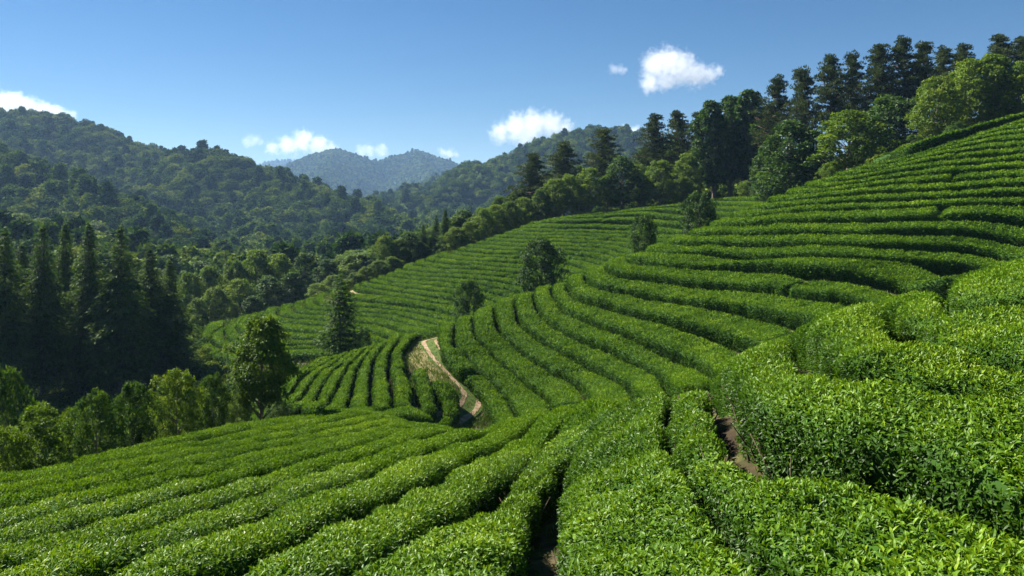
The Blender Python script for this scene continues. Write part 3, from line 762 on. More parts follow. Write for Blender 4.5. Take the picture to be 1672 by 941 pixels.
PROT = {
 'broad': [broadleaf('broad1', M_BROAD, seed=1), broadleaf('broad2', M_BROAD, R=3.6, n_clump=105, seed=2), broadleaf('broad3', M_BROAD, R=2.9, base=.12, seed=3)],
 'lime': [broadleaf('lime1', M_LIME, R=3.4, rz=.11, seed=11), broadleaf('lime2', M_LIME, R=3.0, rz=.12, base=.14, seed=12), broadleaf('lime3', M_LIME, R=3.7, rz=.11, seed=13)],
 'dark': [broadleaf('dark1', M_DARK, R=3.3, base=.14, n_clump=100, seed=21), broadleaf('dark2', M_DARK, R=2.8, base=.12, n_clump=95, seed=22)],
 'tall': [broadleaf('tall1', M_DARK, R=2.0, base=.14, n_clump=90, per=95, prof=1.05, rz=.2, seed=31), broadleaf('tall2', M_DARK, R=2.2, base=.16, n_clump=90, per=95, rz=.2, seed=32)],
 'cedar': [cedar('cedar1', M_CEDAR, R=2.9, seed=1), cedar('cedar2', M_CEDAR, R=3.1, seed=2, base=.14), cedar('cedar3', M_CEDAR, R=2.6, seed=3, base=.16)],
 'pine': [pine('pine1', R=2.9, n_br=88, base=.40, seed=1), pine('pine2', R=3.2, n_br=92, base=.36, seed=2), pine('pine3', R=2.7, n_br=74, base=.46, seed=3), pine('pine4', R=3.0, n_br=80, base=.42, seed=4)],
 'shrub': [broadleaf('shrub1', M_BROAD, H=4, R=2.1, base=.06, n_clump=85, per=100, ls=.15, rz=.15, prof=1.25, seed=41), broadleaf('shrub2', M_DARK, H=4, R=2.0, base=.06, n_clump=85, per=100, ls=.15, rz=.15, prof=1.25, seed=42), broadleaf('shrub3', M_LIME, H=4, R=2.0, base=.08, n_clump=70, per=85, ls=.16, rz=.11, prof=1.2, seed=43)],
 'lone': [broadleaf('lone1', M_BROAD, H=5, R=1.9, base=.27, n_clump=120, per=110, ls=.15, rz=.13, prof=.95, seed=51), broadleaf('lone2', M_DARK, H=5, R=2.2, base=.12, n_clump=80, per=130, ls=.18, rz=.16, prof=1.3, seed=52)],
 'sparse': [cedar('sparse1', M_CEDAR, H=8, R=1.5, levels=17, seed=9, base=.14, power=.4, dens=.9)],
}
PH = {'broad': 10, 'lime': 10, 'dark': 10, 'tall': 10, 'cedar': 15, 'pine': 13, 'shrub': 4, 'lone': 5, 'sparse': 8}
PR = {'broad': 3.3, 'lime': 3.4, 'dark': 3.1, 'tall': 2.1, 'cedar': 2.9, 'pine': 2.75, 'shrub': 2.1, 'lone': 2.1, 'sparse': 1.35}
NAMES = {'broad': 'broadleaf_tree', 'lime': 'broadleaf_tree', 'dark': 'broadleaf_tree', 'tall': 'broadleaf_tree', 'cedar': 'cedar_tree', 'pine': 'pine_tree', 'shrub': 'shrub', 'lone': 'broadleaf_tree', 'sparse': 'conifer_tree'}
TR = random.Random(5)
def plant(kind, px, Y, top, label, width=None, var=None, cat='tree', group=None, sink=.0):
    """one tree: column, distance, picture row of its tip, crown width in px"""
    vs = PROT[kind]; tm, cm = vs[var if var is not None else TR.randrange(len(vs))]
    X = (px - CX) / F * Y; gz = float(ground(X, Y)[0]) - sink
    Ht = (HY - top) * Y / F - gz
    sz = Ht / PH[kind]
    sx = sz if width is None else (width * Y / F / 2) / PR[kind]
    r = empty(NAMES[kind], (X, Y, gz)); r.scale = (sx, sx, sz); r.rotation_euler = (0, 0, TR.uniform(0, 6.28))
    for nme, me in (('trunk', tm), ('crown', cm)):
        o = bpy.data.objects.new(nme, me); COL.objects.link(o); o.parent = r
    tag(r, label, cat, group)
    return r

# -- tall cedars at the left
for i, (px, Y, top, wd, v, t) in enumerate([
    (8, 69, 378, 110, 0, 'dark tall cedar cut by the left picture border'), (70, 71, 371, 102, 1, 'second dark tall cedar from the left border, with a pale trunk foot'), (107, 77, 366, 98, 2, 'dark cedar set back between the second and fourth in the left stand'),
    (145, 73, 368, 106, 0, 'dark tall cedar in the middle of the left stand'), (197, 72, 373, 116, 1, 'dark tall cedar standing a little apart, right of the middle of the stand'), (245, 76, 408, 110, 2, 'shorter dark cedar, second from the right end of the left stand'),
    (277, 78, 427, 98, 0, 'shortest dark cedar at the right end of the left stand'), (35, 82, 400, 106, 2, 'dark cedar half hidden behind the two leftmost cedars'), (222, 84, 425, 106, 1, 'dark cedar half hidden behind the gap right of the tall middle cedars'), (-45, 70, 375, 106, 1, 'dark cedar just outside the left picture border')]):
    plant('cedar', px, Y, top, t, wd, v, group='cedars in the left hollow')

# -- shrubs and small trees along the lower left field edge
for px, Y, top, wd, k, v, t in [
    (70, 21, 654, 108, 'shrub', 2, 'small yellow-green tree beside the lower left field edge'),
    (5, 20.2, 690, 80, 'shrub', 2, 'low yellow-green shrub at the left picture border'),
    (8, 32, 598, 90, 'shrub', 1, 'dark round shrub under the cedars at the left border'),
    (158, 23.4, 634, 86, 'shrub', 1, 'dark bushy shrub right of the small yellow-green tree'),
    (216, 25.2, 620, 78, 'shrub', 1, 'leafy dark shrub, middle one of the field edge shrubs'),
    (288, 28, 598, 92, 'shrub', 0, 'large rounded pale green shrub by the field edge'),
    (348, 30.8, 606, 62, 'shrub', 1, 'loose dark green shrub between the rounded shrub and the lone dark tree'),
    (388, 33.2, 632, 56, 'shrub', 0, 'low green shrub at the foot of the lone dark tree'),
    (330, 37, 632, 60, 'shrub', 1, 'low dark shrub behind the loose dark green shrub'),
    (250, 36, 640, 70, 'shrub', 1, 'low dark shrub in the shade below the cedars'),
    (120, 31, 660, 70, 'shrub', 0, 'low green shrub in the shade behind the small yellow-green tree'),
    (456, 39, 644, 46, 'shrub', 1, 'small dark shrub right of the lone dark tree'),
]:
    plant(k, px, Y, top + 9, t, wd, v, 'shrub', 'shrubs along the lower left field')
plant('lone', 427, 34, 521, 'lone dark broadleaf tree with a bare trunk beside the lower left field', 122, 0)
plant('sparse', 556, 63, 456, 'slender dark conifer standing behind the knoll', 60, 0)
plant('shrub', 592, 66, 540, 'small dark bush right of the slender conifer', 40, 1, 'bush')
plant('lone', 884, 74, 393, 'round dark tree at the left end of the brow of the right hill', 72, 1)
plant('lone', 766, 70, 461, 'small round dark tree low in the hollow behind the dirt track', 48, 1)
plant('lone', 1052, 76, 355, 'small round tree above the brow, between the two larger round trees', 46, 1)
plant('lone', 1140, 80, 318, 'round leafy tree below the belt of woods, upper one above the brow', 60, 1)

# -- belt of woods above the middle hill and along the skyline
BELT = [
 ('pine', 870, 134, 255, 56, 'first dark pine from the left on the wooded ridge'), ('pine', 920, 138, 236, 60, 'second dark pine from the left on the wooded ridge'), ('pine', 986, 138, 215, 62, 'broad dark pine standing clear in front of the far peak'),
 ('pine', 1070, 140, 192, 60, 'dark pine rising above the bright yellow-green trees'), ('pine', 1106, 146, 186, 56, 'dark pine beside the tall dark clump, its second neighbour on the left'), ('pine', 1140, 148, 188, 54, 'dark pine touching the left side of the tall dark clump'),
 ('pine', 1270, 120, 131, 60, 'skyline pine just right of the tall dark clump'), ('pine', 1309, 116, 118, 62, 'second skyline pine right of the tall dark clump'), ('pine', 1357, 113, 97, 66, 'tall skyline pine with a long bare reddish trunk'), ('pine', 1392, 116, 93, 52, 'slim skyline pine between two broader ones'),
 ('pine', 1438, 113, 76, 70, 'broad skyline pine left of the highest pair'), ('pine', 1476, 113, 68, 66, 'left pine of the highest skyline pair'), ('pine', 1508, 114, 75, 62, 'right pine of the highest skyline pair'), ('pine', 1540, 118, 82, 60, 'skyline pine right of the highest pair'), ('pine', 1574, 120, 78, 60, 'skyline pine behind the bright broadleaf trees'), ('pine', 1632, 116, 62, 62, 'skyline pine near the right picture border'), ('pine', 1672, 114, 64, 60, 'skyline pine cut by the right picture border'), ('pine', 1725, 115, 50, 66, 'skyline pine beyond the right picture border'),
 ('tall', 1166, 131, 164, 62, 'left crown of the tall dark green clump'), ('tall', 1192, 134, 158, 64, 'middle crown of the tall dark green clump'), ('tall', 1228, 131, 146, 66, 'right crown of the tall dark green clump, its tallest'), ('tall', 1212, 141, 160, 64, 'hindmost crown of the tall dark green clump'), ('tall', 1250, 138, 172, 56, 'dark narrow tree closing the right side of the tall clump'),
 ('lime', 1078, 128, 262, 58, 'bright yellow-green tree at the upper border of the middle hill'), ('lime', 1122, 130, 250, 52, 'bright yellow-green tree left of the tall dark clump'), ('lime', 1134, 136, 240, 46, 'yellow tree peeping out above its bright neighbours'), ('broad', 1110, 126, 288, 44, 'low green tree in front of the bright yellow-green pair'),
 ('dark', 1016, 130, 256, 56, 'dark rounded tree under the clear-standing pine'), ('broad', 1042, 133, 270, 46, 'green tree between the dark rounded one and the yellow-green one'), ('broad', 992, 129, 288, 48, 'green tree in the wood edge under the clear-standing pine'), ('lime', 962, 128, 274, 48, 'yellow-green tree in the wood edge left of the clear-standing pine'), ('lime', 934, 128, 286, 48, 'yellow-green tree under the second pine'), ('lime', 906, 127, 292, 48, 'yellow-green tree between the first two pines'), ('broad', 883, 126, 310, 44, 'green tree under the first pine'), ('lime', 855, 125, 322, 42, 'yellow-green tree left of the first pine'), ('broad', 832, 123, 330, 40, 'green tree at the wood edge, second left of the first pine'), ('lime', 810, 121, 334, 42, 'yellow-green tree at the wood edge, third left of the first pine'), ('lime', 790, 119, 340, 40, 'yellow-green tree near the dark pointed conifers'), ('lime', 768, 117, 362, 40, 'small yellow-green tree right of the dark pointed conifers'), ('broad', 846, 133, 312, 44, 'green tree set back behind the wood edge left of the first pine'), ('broad', 815, 131, 322, 44, 'green tree set back above the yellow-green wood edge'), ('dark', 900, 136, 300, 46, 'dark tree in the shade between the first two pines'), ('dark', 948, 140, 272, 46, 'dark tree in the shade right of the second pine'), ('dark', 1050, 143, 245, 52, 'dark tree behind the wood edge below the ridge pines'), ('dark', 1094, 145, 232, 54, 'dark tree filling the wood below the two ridge pines'),
 ('cedar', 727, 119, 343, 34, 'tallest dark pointed conifer at the wood edge of the middle hill'), ('cedar', 712, 121, 352, 32, 'dark pointed conifer left of the tallest pointed one'), ('cedar', 691, 121, 368, 34, 'third dark pointed conifer in the wood edge'), ('dark', 668, 117, 380, 44, 'dark rounded tree left of the pointed conifers'), ('broad', 650, 116, 392, 40, 'green tree at the wood edge below the pointed conifers'), ('broad', 630, 115, 386, 40, 'green tree behind the lower wood edge'), ('broad', 640, 112, 420, 36, 'small green tree on the lower border of the middle hill'), ('broad', 618, 110, 426, 36, 'small rounded green tree, lower border of the middle hill'), ('broad', 600, 108, 436, 34, 'low green tree near the lower corner of the middle hill'), ('broad', 578, 108, 446, 34, 'lowest small green tree of the wood edge'), ('dark', 690, 117, 398, 36, 'low dark tree at the foot of the pointed conifers'), ('broad', 745, 117, 372, 36, 'low green tree right of the tallest pointed conifer'),
 ('dark', 1287, 98, 198, 100, 'large dark broadleaf tree at the wood edge under the first skyline pines'), ('lime', 1385, 92, 181, 108, 'large bright yellow-green tree at the brow of the right hill'), ('dark', 1452, 103, 158, 90, 'large dark tree behind the brow under the highest pines'), ('broad', 1528, 92, 128, 78, 'olive broadleaf tree with visible trunk at the brow'), ('lime', 1582, 95, 97, 76, 'tall bright tree under the skyline pines, left one of the pair'), ('lime', 1618, 94, 88, 76, 'tall bright tree under the skyline pines, right one of the pair'), ('lime', 1664, 93, 102, 70, 'bright tree cut by the right picture border'),
 ('dark', 1330, 100, 214, 70, 'dark tree between the large dark and the large bright tree'), ('dark', 1424, 98, 190, 70, 'dark tree right of the large bright tree'), ('dark', 1490, 100, 165, 70, 'dark tree left of the olive broadleaf tree'), ('dark', 1556, 102, 150, 70, 'dark tree behind the olive broadleaf tree'), ('dark', 1640, 103, 128, 70, 'dark tree in the shade between the bright trees at right'), ('dark', 1256, 108, 232, 60, 'dark low tree at the right foot of the tall clump'), ('shrub', 1218, 124, 296, 34, 'low green bush at the right foot of the tall clump trunks'), ('shrub', 1240, 120, 292, 36, 'rounded green bush beside the tall clump, nearer the brow'), ('shrub', 1352, 86, 268, 36, 'low bush at the brow left of the large bright tree trunk'), ('shrub', 1490, 88, 222, 40, 'low bush on the brow left of the olive tree'), ('shrub', 1562, 88, 200, 40, 'low bush on the brow right of the olive tree'),
 ('dark', 1720, 95, 110, 80, 'dark tree outside the right picture border'), ('broad', 1790, 95, 85, 90, 'broadleaf tree outside the right picture border'),
]
for k, px, Y, top, wd, t in BELT:
    plant(k, px, Y, top, t, wd * (1.18 if k == 'pine' else 1.08), None, 'bush' if k == 'shrub' else 'tree', 'belt of trees on the ridge', sink=.2)

# -- broadleaf wood behind the left end of the middle hill
for k, px, Y, top, wd, t in [
 ('lime', 418, 128, 408, 70, 'big bright rounded tree in the middle of the left broadleaf grove'), ('broad', 378, 125, 426, 64, 'rounded green tree left of the big bright one in the grove'), ('lime', 456, 130, 414, 60, 'bright tree right of the big one in the left grove'),
 ('broad', 340, 120, 437, 60, 'olive tree near the left end of the grove'), ('dark', 500, 134, 414, 64, 'dark rounded tree in the right half of the grove'), ('dark', 532, 130, 424, 60, 'dark tree at the right end of the grove'),
 ('broad', 312, 117, 446, 56, 'leftmost tree of the broadleaf grove beside the cedars'), ('lime', 392, 115, 455, 56, 'bright lower tree at the front of the grove'), ('broad', 352, 112, 470, 50, 'small tree at the front left of the grove'), ('dark', 440, 119, 452, 60, 'dark tree in the front middle of the grove'), ('dark', 478, 122, 445, 60, 'dark tree filling the grove between the bright trees and the right end'),
 ('lime', 522, 113, 463, 38, 'small bright bushy tree at the front right of the grove'), ('broad', 546, 117, 450, 40, 'small green tree at the right corner of the grove'), ('broad', 325, 108, 488, 44, 'low tree at the foot of the grove beside the cedars'), ('dark', 412, 112, 484, 44, 'low dark tree at the foot of the grove')]:
    plant(k, px, Y, top, t, wd, None, group='broadleaf grove behind the middle hill', sink=.2)

# -- individual trees of the slopes behind the cedars and beyond the middle hill
cnt = 0
for i in range(170):
    if i < 90:                                            # bright mound at the far left
        px = TR.uniform(-60, 330); Y = TR.uniform(150, 245)
        lab, grp = 'sunlit rounded tree of the low mound behind the left cedars', 'trees on the mound behind the cedars'
    else:
        px = TR.uniform(560, 900); Y = TR.uniform(140, 235)
        lab, grp = 'rounded tree of the slope falling away beyond the middle hill', 'trees on the slope beyond the middle hill'
    X = (px - CX) / F * Y; gz = float(ground(X, Y)[0])
    if i >= 90 and HY - F * (gz + 8) / Y > 470: continue
    top = HY - F * (gz + TR.uniform(6.5, 9.5)) / Y
    plant(TR.choice(['broad', 'broad', 'lime', 'dark'] if i >= 90 else ['broad', 'lime', 'broad', 'lime', 'dark']), px, Y, top, lab, TR.uniform(8, 11) * F / Y, None, group=grp, sink=.3)

# ------------------------------------------------------------------ far forests: uncountable crowns over each hill
def crown_mesh(name, seed, conifer=False):
    global RNG
    RNG = np.random.default_rng(400 + seed); mb = MB()
    if conifer:
        for i in range(9):
            q = i / 9; z = .2 + q * 1.15
            for j in range(5):
                a = j * 1.257 + i; r = .42 * (1 - q)
                clump_leaves(mb, np.array([r * math.cos(a), r * math.sin(a), z]), .2, .13, 16, .2, 0, .25)
    else:
        for i in range(17):
            u = (i + .5) / 17; z = 1 - u * .95; r = math.sqrt(max(0, 1 - z * z)); a = i * 2.4
            clump_leaves(mb, np.array([.52 * r * math.cos(a), .52 * r * math.sin(a), .25 + .62 * z]) * RNG.uniform(.85, 1.15), .26, .2, 46, .16, 0, RNG.normal(.5, .12))
    me = mb.mesh(name, [M_FOREST]); return bpy.data.objects.new(name, me)
CROWNS = [crown_mesh('forest_crown', 1), crown_mesh('forest_crown', 2), crown_mesh('forest_crown', 3), crown_mesh('forest_crown', 4, True)]

FR = np.random.default_rng(11)
def forest_nodes():
    ng = bpy.data.node_groups.new('forest_scatter', 'GeometryNodeTree')
    ng.interface.new_socket('Geometry', in_out='INPUT', socket_type='NodeSocketGeometry')
    ng.interface.new_socket('Geometry', in_out='OUTPUT', socket_type='NodeSocketGeometry')
    N = ng.nodes; L = ng.links
    gi = N.new('NodeGroupInput'); go = N.new('NodeGroupOutput'); jn = N.new('GeometryNodeJoinGeometry')
    def attr(name, typ):
        a = N.new('GeometryNodeInputNamedAttribute'); a.data_type = typ; a.inputs['Name'].default_value = name; return a.outputs[0]
    kind = attr('kind', 'INT'); size = attr('size', 'FLOAT_VECTOR'); rot = attr('turn', 'FLOAT_VECTOR')
    for k, cr in enumerate(CROWNS):
        oi = N.new('GeometryNodeObjectInfo'); oi.inputs['Object'].default_value = cr; oi.inputs['As Instance'].default_value = True
        cmp = N.new('FunctionNodeCompare'); cmp.data_type = 'INT'; cmp.operation = 'EQUAL'
        ins = [s for s in cmp.inputs if s.type == 'INT']; L.new(kind, ins[0]); ins[1].default_value = k
        ip = N.new('GeometryNodeInstanceOnPoints')
        L.new(gi.outputs[0], ip.inputs['Points']); L.new(cmp.outputs[0], ip.inputs['Selection']); L.new(oi.outputs['Geometry'], ip.inputs['Instance'])
        L.new(rot, ip.inputs['Rotation']); L.new(size, ip.inputs['Scale']); L.new(ip.outputs[0], jn.inputs[0])
    L.new(jn.outputs[0], go.inputs[0]); return ng
NG = forest_nodes()
# visibility along each survey column (keeps crowns that can be seen, with a margin for a step aside)
elevF = ZF / YF
prev = np.maximum.accumulate(np.concatenate([np.max((ZG - HEDGE_H) / YG, axis=1)[:, None], elevF], 1), axis=1)[:, :-1]
def scatter(name, label, y0, y1, base_step, cw, far=.0062):
    pts = []; 
    Y = y0
    while Y < y1:
        st = max(base_step, Y * far)
        x0, x1 = (-150 - CX) / F * Y, (1800 - CX) / F * Y
        xs = np.arange(x0, x1, st); xs = xs + FR.uniform(-.45, .45, len(xs)) * st; ys = Y + FR.uniform(-.5, .5, len(xs)) * st
        pts.append(np.stack([xs, ys], -1)); Y += st * .9
    p = np.concatenate(pts)
    a = np.clip((CX + F * p[:, 0] / p[:, 1] - UG[0]) / DU, 0, len(UG) - 1.001); i = a.astype(int)
    fy = (np.clip(np.log(p[:, 1] / Y12[i]) / np.log(5200 / Y12[i]), 1e-6, 1)) ** (1 / 1.15)
    j = np.clip(fy * NF - 1, 0, NF - 2).astype(int); fj = np.clip(fy * NF - 1 - j, 0, 1)
    z = ZF[i, j] * (1 - fj) + ZF[i, j + 1] * fj; pe = prev[i, j]
    keep = (z + cw * 1.1) / p[:, 1] > pe - 12 / F
    p = p[keep]; z = z[keep]; n = len(p)
    d = np.maximum(base_step, p[:, 1] * far) / base_step
    me = bpy.data.meshes.new(name); me.vertices.add(n)
    me.vertices.foreach_set('co', np.stack([p[:, 0], p[:, 1], z - .4], -1).astype(np.float32).ravel())
    patch = noise(np.stack([p[:, 0] / 60, p[:, 1] / 60, z * 0], -1))
    kd = np.where(FR.random(n) < .10 + .18 * (patch > .35), 3, FR.integers(0, 3, n)).astype(np.int32)
    sz = cw * d * FR.uniform(.6, 1.5, n) * (1 + .15 * patch)
    hz = sz * np.where(kd == 3, 1.15, FR.uniform(.75, 1.2, n))
    me.attributes.new('kind', 'INT', 'POINT').data.foreach_set('value', kd)
    me.attributes.new('size', 'FLOAT_VECTOR', 'POINT').data.foreach_set('vector', np.stack([sz, sz, hz], -1).astype(np.float32).ravel())
    me.attributes.new('turn', 'FLOAT_VECTOR', 'POINT').data.foreach_set('vector', np.stack([np.zeros(n), np.zeros(n), FR.uniform(0, 6.28, n)], -1).astype(np.float32).ravel())
    o = bpy.data.objects.new(name, me); COL.objects.link(o)
    md = o.modifiers.new('crowns', 'NODES'); md.node_group = NG
    tag(o, label, 'forest', kind='stuff')
    print('FOREST', name, n)
scatter('near_forest', 'dense mixed forest covering the lower valley sides', 150, 420, 5.0, 5.2)
scatter('hill_forest', 'dense forest covering the hillsides of the valley', 420, 1000, 5.8, 5.8)
scatter('mountain_forest', 'forest covering the distant blue mountains', 1000, 4700, 6.0, 4.0, .0036)

def undergrowth():
    n = 2600; u = FR.uniform(-80, 400, n); s = FR.uniform(4.0, 10.2, n); q = loft(u, s, -HEDGE_H)
    k = ~((u > 338) & (s > 8.7)); q = q[k]; n = len(q)
    u2 = FR.uniform(520, 1760, 900); s2 = FR.uniform(10.25, 11.2, 900); u3 = FR.uniform(1240, 1760, 700); s3 = FR.uniform(7.45, 9.5, 700)
    q = np.concatenate([q, loft(u2, s2, -HEDGE_H), loft(u3, s3, -HEDGE_H)]); n = len(q)
    me = bpy.data.meshes.new('undergrowth'); me.vertices.add(n); me.vertices.foreach_set('co', (q - [0, 0, .3]).astype(np.float32).ravel())
    me.attributes.new('kind', 'INT', 'POINT').data.foreach_set('value', FR.integers(0, 3, n).astype(np.int32))
    sz = FR.uniform(.7, 1.7, n)
    me.attributes.new('size', 'FLOAT_VECTOR', 'POINT').data.foreach_set('vector', np.stack([sz, sz, sz * .9], -1).astype(np.float32).ravel())
    me.attributes.new('turn', 'FLOAT_VECTOR', 'POINT').data.foreach_set('vector', np.stack([sz * 0, sz * 0, FR.uniform(0, 6.28, n)], -1).astype(np.float32).ravel())
    o = bpy.data.objects.new('undergrowth', me); COL.objects.link(o)
    o.modifiers.new('crowns', 'NODES').node_group = NG
    tag(o, 'low dark undergrowth on the floor of the woods and the left hollow', 'undergrowth', kind='stuff')
undergrowth()

# ------------------------------------------------------------------ dirt track, bank, grass
def ground_pt(px, py, sa, sb):
    s = station(px, py, sa, sb, -HEDGE_H); return loft([px], [s], -HEDGE_H)[0]
def ribbon(name, mid, half, lift, mat, n=90, cross=7, pts=None):
    c = np.array([ground_pt(px, py, 4.0, 7.0) for px, py in mid]) if pts is None else pts
    d = np.concatenate([[0], np.cumsum(np.linalg.norm(np.diff(c, axis=0), axis=1))])
    c = pchip(d, c, np.linspace(0, d[-1], n)); c = smooth_line(c, 8)
    tg = unit(np.gradient(c[:, :2], axis=0)); nr = np.stack([tg[:, 1], -tg[:, 0]], -1)
    k = np.linspace(-1, 1, cross)
    h = half * (1 + .22 * noise(np.stack([np.linspace(0, d[-1], n) * .8, np.zeros(n), np.full(n, half)], -1)))
    X = c[:, 0:1] + nr[:, 0:1] * k[None] * h[:, None]; Y = c[:, 1:2] + nr[:, 1:2] * k[None] * h[:, None]
    zz = ground(X.ravel(), Y.ravel()).reshape(X.shape) + lift
    mb = MB(); mb.add(np.stack([X, Y, zz], -1).reshape(-1, 3), quads=grid_faces(n, cross))
    o = mb.obj(name, [mat], smooth=True); return o, c
def soil_mat(name, a, b, c):
    m, nt, out = new_mat(name); L = nt.links
    g = node(nt, 'ShaderNodeNewGeometry'); nz = node(nt, 'ShaderNodeTexNoise'); nz.inputs['Scale'].default_value = 3; nz.inputs['Detail'].default_value = 6
    L.new(g.outputs['Position'], nz.inputs['Vector']); col = ramp(nt, nz.outputs['Fac'], [(.3, a), (.5, b), (.72, c)])
    bs = node(nt, 'ShaderNodeBsdfPrincipled'); bs.inputs['Roughness'].default_value = .95; bs.inputs['Specular IOR Level'].default_value = .1
    L.new(col, bs.inputs['Base Color']); L.new(bs.outputs[0], out.inputs['Surface']); return m
M_TRACK = soil_mat('sandy_track', (.15, .105, .06), (.25, .18, .11), (.36, .27, .17))
M_BANK = soil_mat('dry_bank', (.06, .075, .018), (.13, .12, .045), (.27, .21, .11))
TRACK = [(722,690),(748,678),(768,662),(771,648),(757,630),(742,614),(728,598),(715,582),(705,566),(701,552),(706,541),(722,533)]
bank, _ = ribbon('bank', [(718,640),(712,622),(704,606),(696,592),(688,577),(681,562),(681,550),(690,541)], .95, .05, M_BANK, cross=9)
tag(bank, kind='structure')
M_TERRACE = soil_mat('bare_terrace_soil', (.13, .10, .045), (.24, .19, .10), (.36, .30, .19))
for li, a_, b_ in ((12, 12, 75), (22, 10, 40)):           # bare terrace edges across the middle hill
    q = loft(DL[li][a_:b_, 0], DL[li][a_:b_, 1], -HEDGE_H); 
    o, _ = ribbon('bank', None, .5, .06, M_TERRACE, cross=5, pts=q[np.concatenate([[True], np.linalg.norm(np.diff(q, axis=0), axis=1) > .05])])
    tag(o, kind='structure')
base_track, TC = ribbon('track', TRACK, .72, .06, soil_mat('grassy_track_edge', (.03, .06, .010), (.06, .095, .018), (.11, .12, .035)))
tag(base_track, kind='structure')
tg = unit(np.gradient(TC[:, :2], axis=0)); nrT = np.stack([tg[:, 1], -tg[:, 0]], -1)
def rut(side):
    n = len(TC); k = np.linspace(-1, 1, 5)
    h = .14 * (1 + .3 * noise(np.stack([np.arange(n) * .35, np.full(n, side * 9.0), np.zeros(n)], -1)))
    cx = TC[:, :2] + nrT * side * .42
    X = cx[:, 0:1] + nrT[:, 0:1] * k[None] * h[:, None]; Y = cx[:, 1:2] + nrT[:, 1:2] * k[None] * h[:, None]
    zz = ground(X.ravel(), Y.ravel()).reshape(X.shape) + .075
    mb = MB(); mb.add(np.stack([X, Y, zz], -1).reshape(-1, 3), quads=grid_faces(n, 5))
    return mb
for sd_ in (-1, 1):
    o = rut(sd_).obj('wheel_track', [M_TRACK], smooth=True); o.parent = base_track

# grass: weeds in the gaps, on the bank and along the wood edges
GR = np.random.default_rng(23)
def grass_patch(mb, pts, n_bl, hgt, tint, spread=.16):
    global RNG
    RNG = GR
    m = len(pts); p = np.repeat(pts, n_bl, 0) + GR.normal(size=(m * n_bl, 3)) * [spread, spread, 0]
    ax = unit(np.stack([GR.normal(size=len(p)) * .5, GR.normal(size=len(p)) * .5, np.ones(len(p))], -1))
    l = hgt * GR.uniform(.5, 1.3, len(p))
    add_leaves(mb, p, ax, unit(rand_dir(len(p)) * [1, 1, .2]), l, .022 + l * .10, 0, np.clip(np.repeat(np.broadcast_to(tint, (m,)), n_bl) + GR.normal(size=len(p)) * .1, 0, 1))
gb = MB()
def zone_pts(n, u0, u1, s0, s1):
    u = GR.uniform(u0, u1, n); s = GR.uniform(s0, s1, n); q = loft(u, s, -HEDGE_H - .03); return q
q = zone_pts(5200, -60, 470, 3.12, 6.4); q = q[(CX + F * q[:, 0] / q[:, 1]) < 470]
grass_patch(gb, q, 9, .5, np.clip(.3 + .25 * noise(q * .25), 0, 1), .3)
q = zone_pts(1500, 640, 830, 4.0, 7.2); dist = near_dist(q, TC)
sel = (dist > .7) & (dist < 4.2); q = q[sel]
grass_patch(gb, q, 9, .28, np.clip(.36 + .42 * noise(q * .35), 0, 1), .22)
q = zone_pts(700, 690, 790, 4.0, 7.0); dist = near_dist(q, TC); q = q[dist < .18]
grass_patch(gb, q, 8, .16, .35, .12)
q = zone_pts(2600, 300, 1250, 9.98, 10.25); grass_patch(gb, q, 7, .7, np.clip(.4 + .4 * noise(q * .2), 0, 1), .5)
q = zone_pts(2600, 1230, 1760, 7.2, 7.7); grass_patch(gb, q, 7, .6, np.clip(.35 + .3 * noise(q * .2), 0, 1), .4)
q = zone_pts(2200, 330, 900, 8.2, 9.0); grass_patch(gb, q, 7, .6, np.clip(.35 + .3 * noise(q * .2), 0, 1), .4)
q = zone_pts(900, 840, 1800, .8, 3.0); grass_patch(gb, q, 5, .10, np.clip(.4 + .5 * noise(q * 2), 0, 1), .10)
q = zone_pts(2600, 700, 1700, 4.7, 7.0); grass_patch(gb, q, 6, .22, np.clip(.5 + .4 * noise(q * .3), 0, 1), .25)
o = gb.obj('grass', [M_GRASS]); tag(o, 'tufts of weeds and dry grass on banks and field edges', 'grass', kind='stuff')

# ------------------------------------------------------------------ daylight
SUN_AZ = math.radians(-58)      # left of the viewing direction, in front of the camera
SUN_EL = math.radians(44)
sd = np.array([math.sin(SUN_AZ) * math.cos(SUN_EL), math.cos(SUN_AZ) * math.cos(SUN_EL), math.sin(SUN_EL)])
from mathutils import Vector
sun = bpy.data.lights.new('sun', 'SUN'); sun.energy = 5.0; sun.angle = math.radians(.5); sun.color = (1, .94, .84)
so = bpy.data.objects.new('sun', sun); COL.objects.link(so); so.location = tuple(sd * 60); so.rotation_euler = Vector(-sd).to_track_quat('-Z', 'Y').to_euler()
w = bpy.data.worlds.new('World'); SC.world = w; w.use_nodes = True
nt = w.node_tree; nt.nodes.clear()
sky = nt.nodes.new('ShaderNodeTexSky'); sky.sky_type = 'NISHITA'; sky.sun_disc = False
sky.sun_elevation = SUN_EL; sky.sun_rotation = SUN_AZ
sky.altitude = 900; sky.air_density = 1.0; sky.dust_density = .1; sky.ozone_density = 5.0
bg = nt.nodes.new('ShaderNodeBackground'); bg.inputs[1].default_value = .05
wo = nt.nodes.new('ShaderNodeOutputWorld'); hs_ = nt.nodes.new('ShaderNodeHueSaturation'); hs_.inputs['Saturation'].default_value = 1.22; hs_.inputs['Value'].default_value = .60; nt.links.new(sky.outputs[0], hs_.inputs['Color']); nt.links.new(hs_.outputs[0], bg.inputs[0]); nt.links.new(bg.outputs[0], wo.inputs[0])

